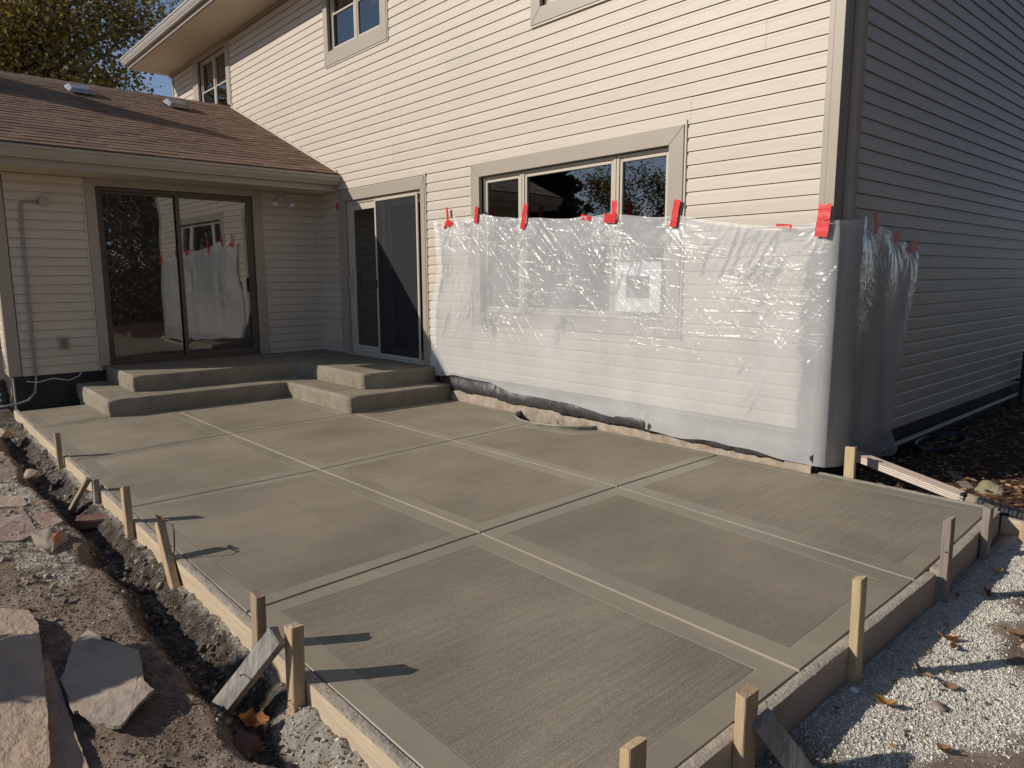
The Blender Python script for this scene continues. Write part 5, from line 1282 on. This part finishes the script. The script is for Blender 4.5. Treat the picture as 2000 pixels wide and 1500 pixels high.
# ================================================================== TREES & SURROUNDINGS
def tree(name, base, height, spread, nleaf, cols, label, seed, leaf=.11, bare=.0, trunk=.22, lean=(0, 0), group='trees around the garden', droop=.2, first=.28):
    r = random.Random(seed); rg = np.random.default_rng(seed)
    t = empty(name, base, label, 'tree', group)
    mb = MB(); tips = []
    base = Vector(base)
    def br(p, d, L, rad, lev):
        P = [p]; R = [rad]; n = 5
        for i in range(n):
            d = (d+Vector((r.uniform(-.2, .2), r.uniform(-.2, .2), r.uniform(-.08, .14)-(droop if lev > 2 else 0)*.3))).normalized()
            P.append(P[-1]+d*L/n); R.append(rad*(1-.6*(i+1)/n))
        mb.tube(P, R, 7 if lev < 2 else 4, cap=False)
        if lev >= 3: tips.extend(P[1:]); return
        if lev >= 2: tips.extend(P[3:])
        for k in range([6, 5, 4][lev]):
            f = r.uniform(.35, 1) if lev else r.uniform(first, 1); i = min(n, max(1, int(f*n))); q = P[i]
            az = r.uniform(0, 6.28); nd = (d*.45+Vector((math.cos(az), math.sin(az), r.uniform(.0, .55)))*.9).normalized()
            nd = Vector((nd.x*spread, nd.y*spread, nd.z)).normalized()
            br(q, nd, L*r.uniform(.5, .7), R[i]*.62, lev+1)
        br(P[-1], d, L*.55, R[-1]*.9, lev+1)
    br(base, Vector((lean[0], lean[1], 1)).normalized(), height*.52, trunk, 0)
    mb.obj('trunk', 'bark', t)
    if nleaf:
        T = np.array([tuple(x) for x in tips]); ci = rg.integers(0, len(T), nleaf); 
        P = T[ci]+rg.normal(size=(nleaf, 3))*np.array([.34, .34, .30])*height/11
        N = nleaf; L = leaf*(.6+.8*rg.random(N)); bs = np.array([(-.5, 0, 0), (0, -.3, .06), (.5, 0, 0), (0, .3, .06)])
        q = rg.normal(size=(N, 4)); q /= np.linalg.norm(q, axis=1)[:, None]; w, x, y, z = q.T
        R = np.stack([1-2*(y*y+z*z), 2*(x*y-z*w), 2*(x*z+y*w), 2*(x*y+z*w), 1-2*(x*x+z*z), 2*(y*z-x*w), 2*(x*z-y*w), 2*(y*z+x*w), 1-2*(x*x+y*y)], -1).reshape(N, 3, 3)
        V = np.einsum('nij,nkj->nki', R, bs[None]*L[:, None, None])+P[:, None, :]
        F = np.arange(N*4).reshape(N, 4); cc = np.array(cols)
        cl = rg.integers(0, len(cc), len(T)); c = cc[np.where(rg.random(N) < .7, cl[ci], rg.integers(0, len(cc), N))]*(1+.4*(rg.random((N, 1))-.5))
        me = npmesh('crown', V.reshape(-1, 3), F, ['leaf'], np.repeat(c, 4, axis=0)); link('crown', me, t)
    return t
OL = [(.22, .18, .045), (.17, .15, .045), (.26, .19, .05), (.12, .10, .045), (.36, .26, .05), (.20, .12, .05)]
YL_ = OL+[(.36, .25, .04)]
tree('oak_tree', (-28.5, -.8, -.3), 14.5, .78, 50000, YL_, 'big olive and yellow leaved tree rising behind the wing roof', 5, .15, trunk=.35, first=.2)
tree('oak_tree', (-33, -4.5, -.3), 13.5, 1.0, 46000, OL, 'darker tree behind the far left end of the wing roof', 8, .16, trunk=.3, first=.2)
# trees behind the viewer: they throw the shadow on the roof and are mirrored in the glass
tree('maple_tree', (-13, -27, -.3), 10, .9, 9000, OL, 'half bare tree mirrored in the picture window, left', 23, .16)
tree('maple_tree', (-21, -27, -.3), 9, 1, 9000, OL, 'round tree mirrored in the picture window, middle', 25, .16)
tree('maple_tree', (-6.5, -26, -.3), 11, .9, 5000, OL, 'thin tree mirrored in the right window pane', 27, .14)
tree('maple_tree', (-29, -22, -.3), 9, 1, 9000, OL, 'broad tree far down the back garden', 29, .16)
tree('maple_tree', (14.5, 3.5, -.3), 8, .9, 6000, [(.10, .06, .035), (.07, .045, .03)], 'brown tree beyond the side fence mirrored in the wing door', 31, .13)
tree('maple_tree', (15.5, -2.0, -.3), 9, .9, 5000, [(.10, .06, .035), (.07, .045, .03)], 'nearer brown tree beyond the side fence', 33, .13)
# side fence
fn = empty('garden_fence', (11, 0, -.3), 'tall brown board fence on the far side of the garden', 'fence')
fm = MB().box(-.009, .009, 0, .138, 0, 1.85).mesh('fence_board', [MT['fence']])
for k in range(110):
    o = link('fence_board', fm, fn); o.matrix_parent_inverse = Matrix.Identity(4); o.location = (random.uniform(-.004, .004), -7+k*.145, .02+random.uniform(-.01, .01))
for z in (.4, 1.5): 
    o = MB().box(.012, .05, -7, 9, z, z+.09).obj('rail', 'fence', None); o.parent = fn
# utility pole with wires mirrored in window
pl = empty('utility_pole', (-22, -20, -.3), 'wooden utility pole with wires mirrored in the picture window', 'pole')
MB().tube([(-22, -20, -.3), (-22, -20, 8.5)], [.14, .10], 10).box(-22.9, -21.1, -20.05, -19.95, 7.9, 8.05).obj('post', 'bark', pl)
for dx in (-.8, 0, .8):
    MB().tube([(-22+dx+(t*60-30), -20-(t*60-30)*.15, 8.1-1.2*(1-(2*t-1)**2)*0-1.2+1.2*abs(2*t-1)) for t in np.linspace(0, 1, 13)], .012, 4).obj('wire', 'darkpost', pl)
# unseen shrub added at left only to cast shade over the flagstones
def shrub(name, base, rx, hgt, n, cols, label, seed, leaf, group=None, cat='shrub', shape=1.0):
    rg = np.random.default_rng(seed); t = empty(name, base, label, cat, group)
    MB().tube([base, (base[0], base[1], base[2]+hgt*(.95 if shape < 0 else .6))], [rx*.10, rx*.05], 7).obj('stem', 'bark', t)
    u = rg.random(n)**.8; a = rg.random(n)*6.283; rr = rx*np.sqrt(rg.random(n))*(np.sin(np.pi*np.clip(u*.86+.10, 0, 1))**(.55*abs(shape)) if shape > 0 else (1.02-u)*(.72+.28*np.abs(np.sin(u*42))))*(.8+.4*vn(a*2.2, u*5, seed))
    P = np.stack([base[0]+rr*np.cos(a), base[1]+rr*np.sin(a), base[2]+u*hgt], -1)
    L = leaf*(.6+.8*rg.random(n)); bs = np.array([(-.5, 0, 0), (0, -.32, .06), (.5, 0, 0), (0, .32, .06)])
    q = rg.normal(size=(n, 4)); q /= np.linalg.norm(q, axis=1)[:, None]; w, x, y, z = q.T
    Rm = np.stack([1-2*(y*y+z*z), 2*(x*y-z*w), 2*(x*z+y*w), 2*(x*y+z*w), 1-2*(x*x+z*z), 2*(y*z-x*w), 2*(x*z-y*w), 2*(y*z+x*w), 1-2*(x*x+y*y)], -1).reshape(n, 3, 3)
    V = np.einsum('nij,nkj->nki', Rm, bs[None]*L[:, None, None])+P[:, None, :]
    c = np.array(cols)[rg.integers(0, len(cols), n)]*(1+.4*(rg.random((n, 1))-.5))
    me = npmesh('crown', V.reshape(-1, 3), np.arange(n*4).reshape(n, 4), ['leaf'], np.repeat(c, 4, axis=0)); link('crown', me, t)
shrub('shade_shrub', (-1.55, -5.92, -.15), .27, 1.36, 7000, [(.05, .07, .03), (.07, .08, .03)], 'unseen green shrub added at the left to cast the shadow on the flagstones', 4, .05)
shrub('spruce_tree', (-12.5, -8.5, -.3), 3.5, 8.25, 50000, [(.03, .045, .03), (.04, .055, .035)], 'broad spruce in the back garden whose shadow lies across the wing roof', 77, .20, None, 'tree', -1)
for k, (x, y, h) in enumerate(((8.6, .7, 7.5), (8.9, -2.6, 6.5), (8.4, 3.6, 7))):  # beeches added out of view to block bright sky in the door reflection
    shrub('sky_block_beech', (x, y, -.25), 1.9, h, 26000, [(.20, .115, .075), (.15, .09, .065)], 'unseen brown-leaved beech, %s of three added to hide bright sky mirrored in the wing door' % ['middle', 'nearest', 'farthest'][k], 90+k, .11, 'unseen brown beeches added to block mirrored sky', 'tree', .5)
HL = ['first', 'second', 'third', 'fourth', 'fifth']  # evergreens added out of view to keep sky light off the side wall
for k, (x, y, h) in enumerate(((4.6, 2.2, 5.2), (5.0, 4.2, 6.0), (4.8, 6.3, 5.6), (5.2, 8.4, 6.4), (5.0, 10.6, 6))):
    shrub('shade_evergreen', (x, y, -.25), 1.25, h, 9000, [(.030, .040, .018), (.045, .055, .022), (.05, .045, .022)], 'unseen evergreen column, %s counted from the patio, added to darken the side wall' % HL[k], 50+k, .22, 'unseen evergreens added to block sky light on the side wall', 'tree', .8)
# bare twigs hanging in front of the shaded side wall at top right
tg = MB()
for k, (p0, p1) in enumerate((((2.3, 3.0, 2.85), (.5, 2.25, 2.30)), ((2.2, 3.2, 2.5), (.45, 2.9, 1.95)), ((2.2, 3.1, 3.3), (.4, 2.4, 2.7)))):
    a, b = Vector(p0), Vector(p1); tg.tube([a+(b-a)*t+Vector((0, 0, .10*math.sin(t*3.1+k)+.015*math.sin(t*11))) for t in np.linspace(0, 1, 10)], [.006*(1-.8*t) for t in np.linspace(0, 1, 10)], 5, cap=False)
tg.obj('bare_twigs', 'twig', None, label='thin bare twigs reaching in before the shaded side wall at the upper right', cat='twigs')
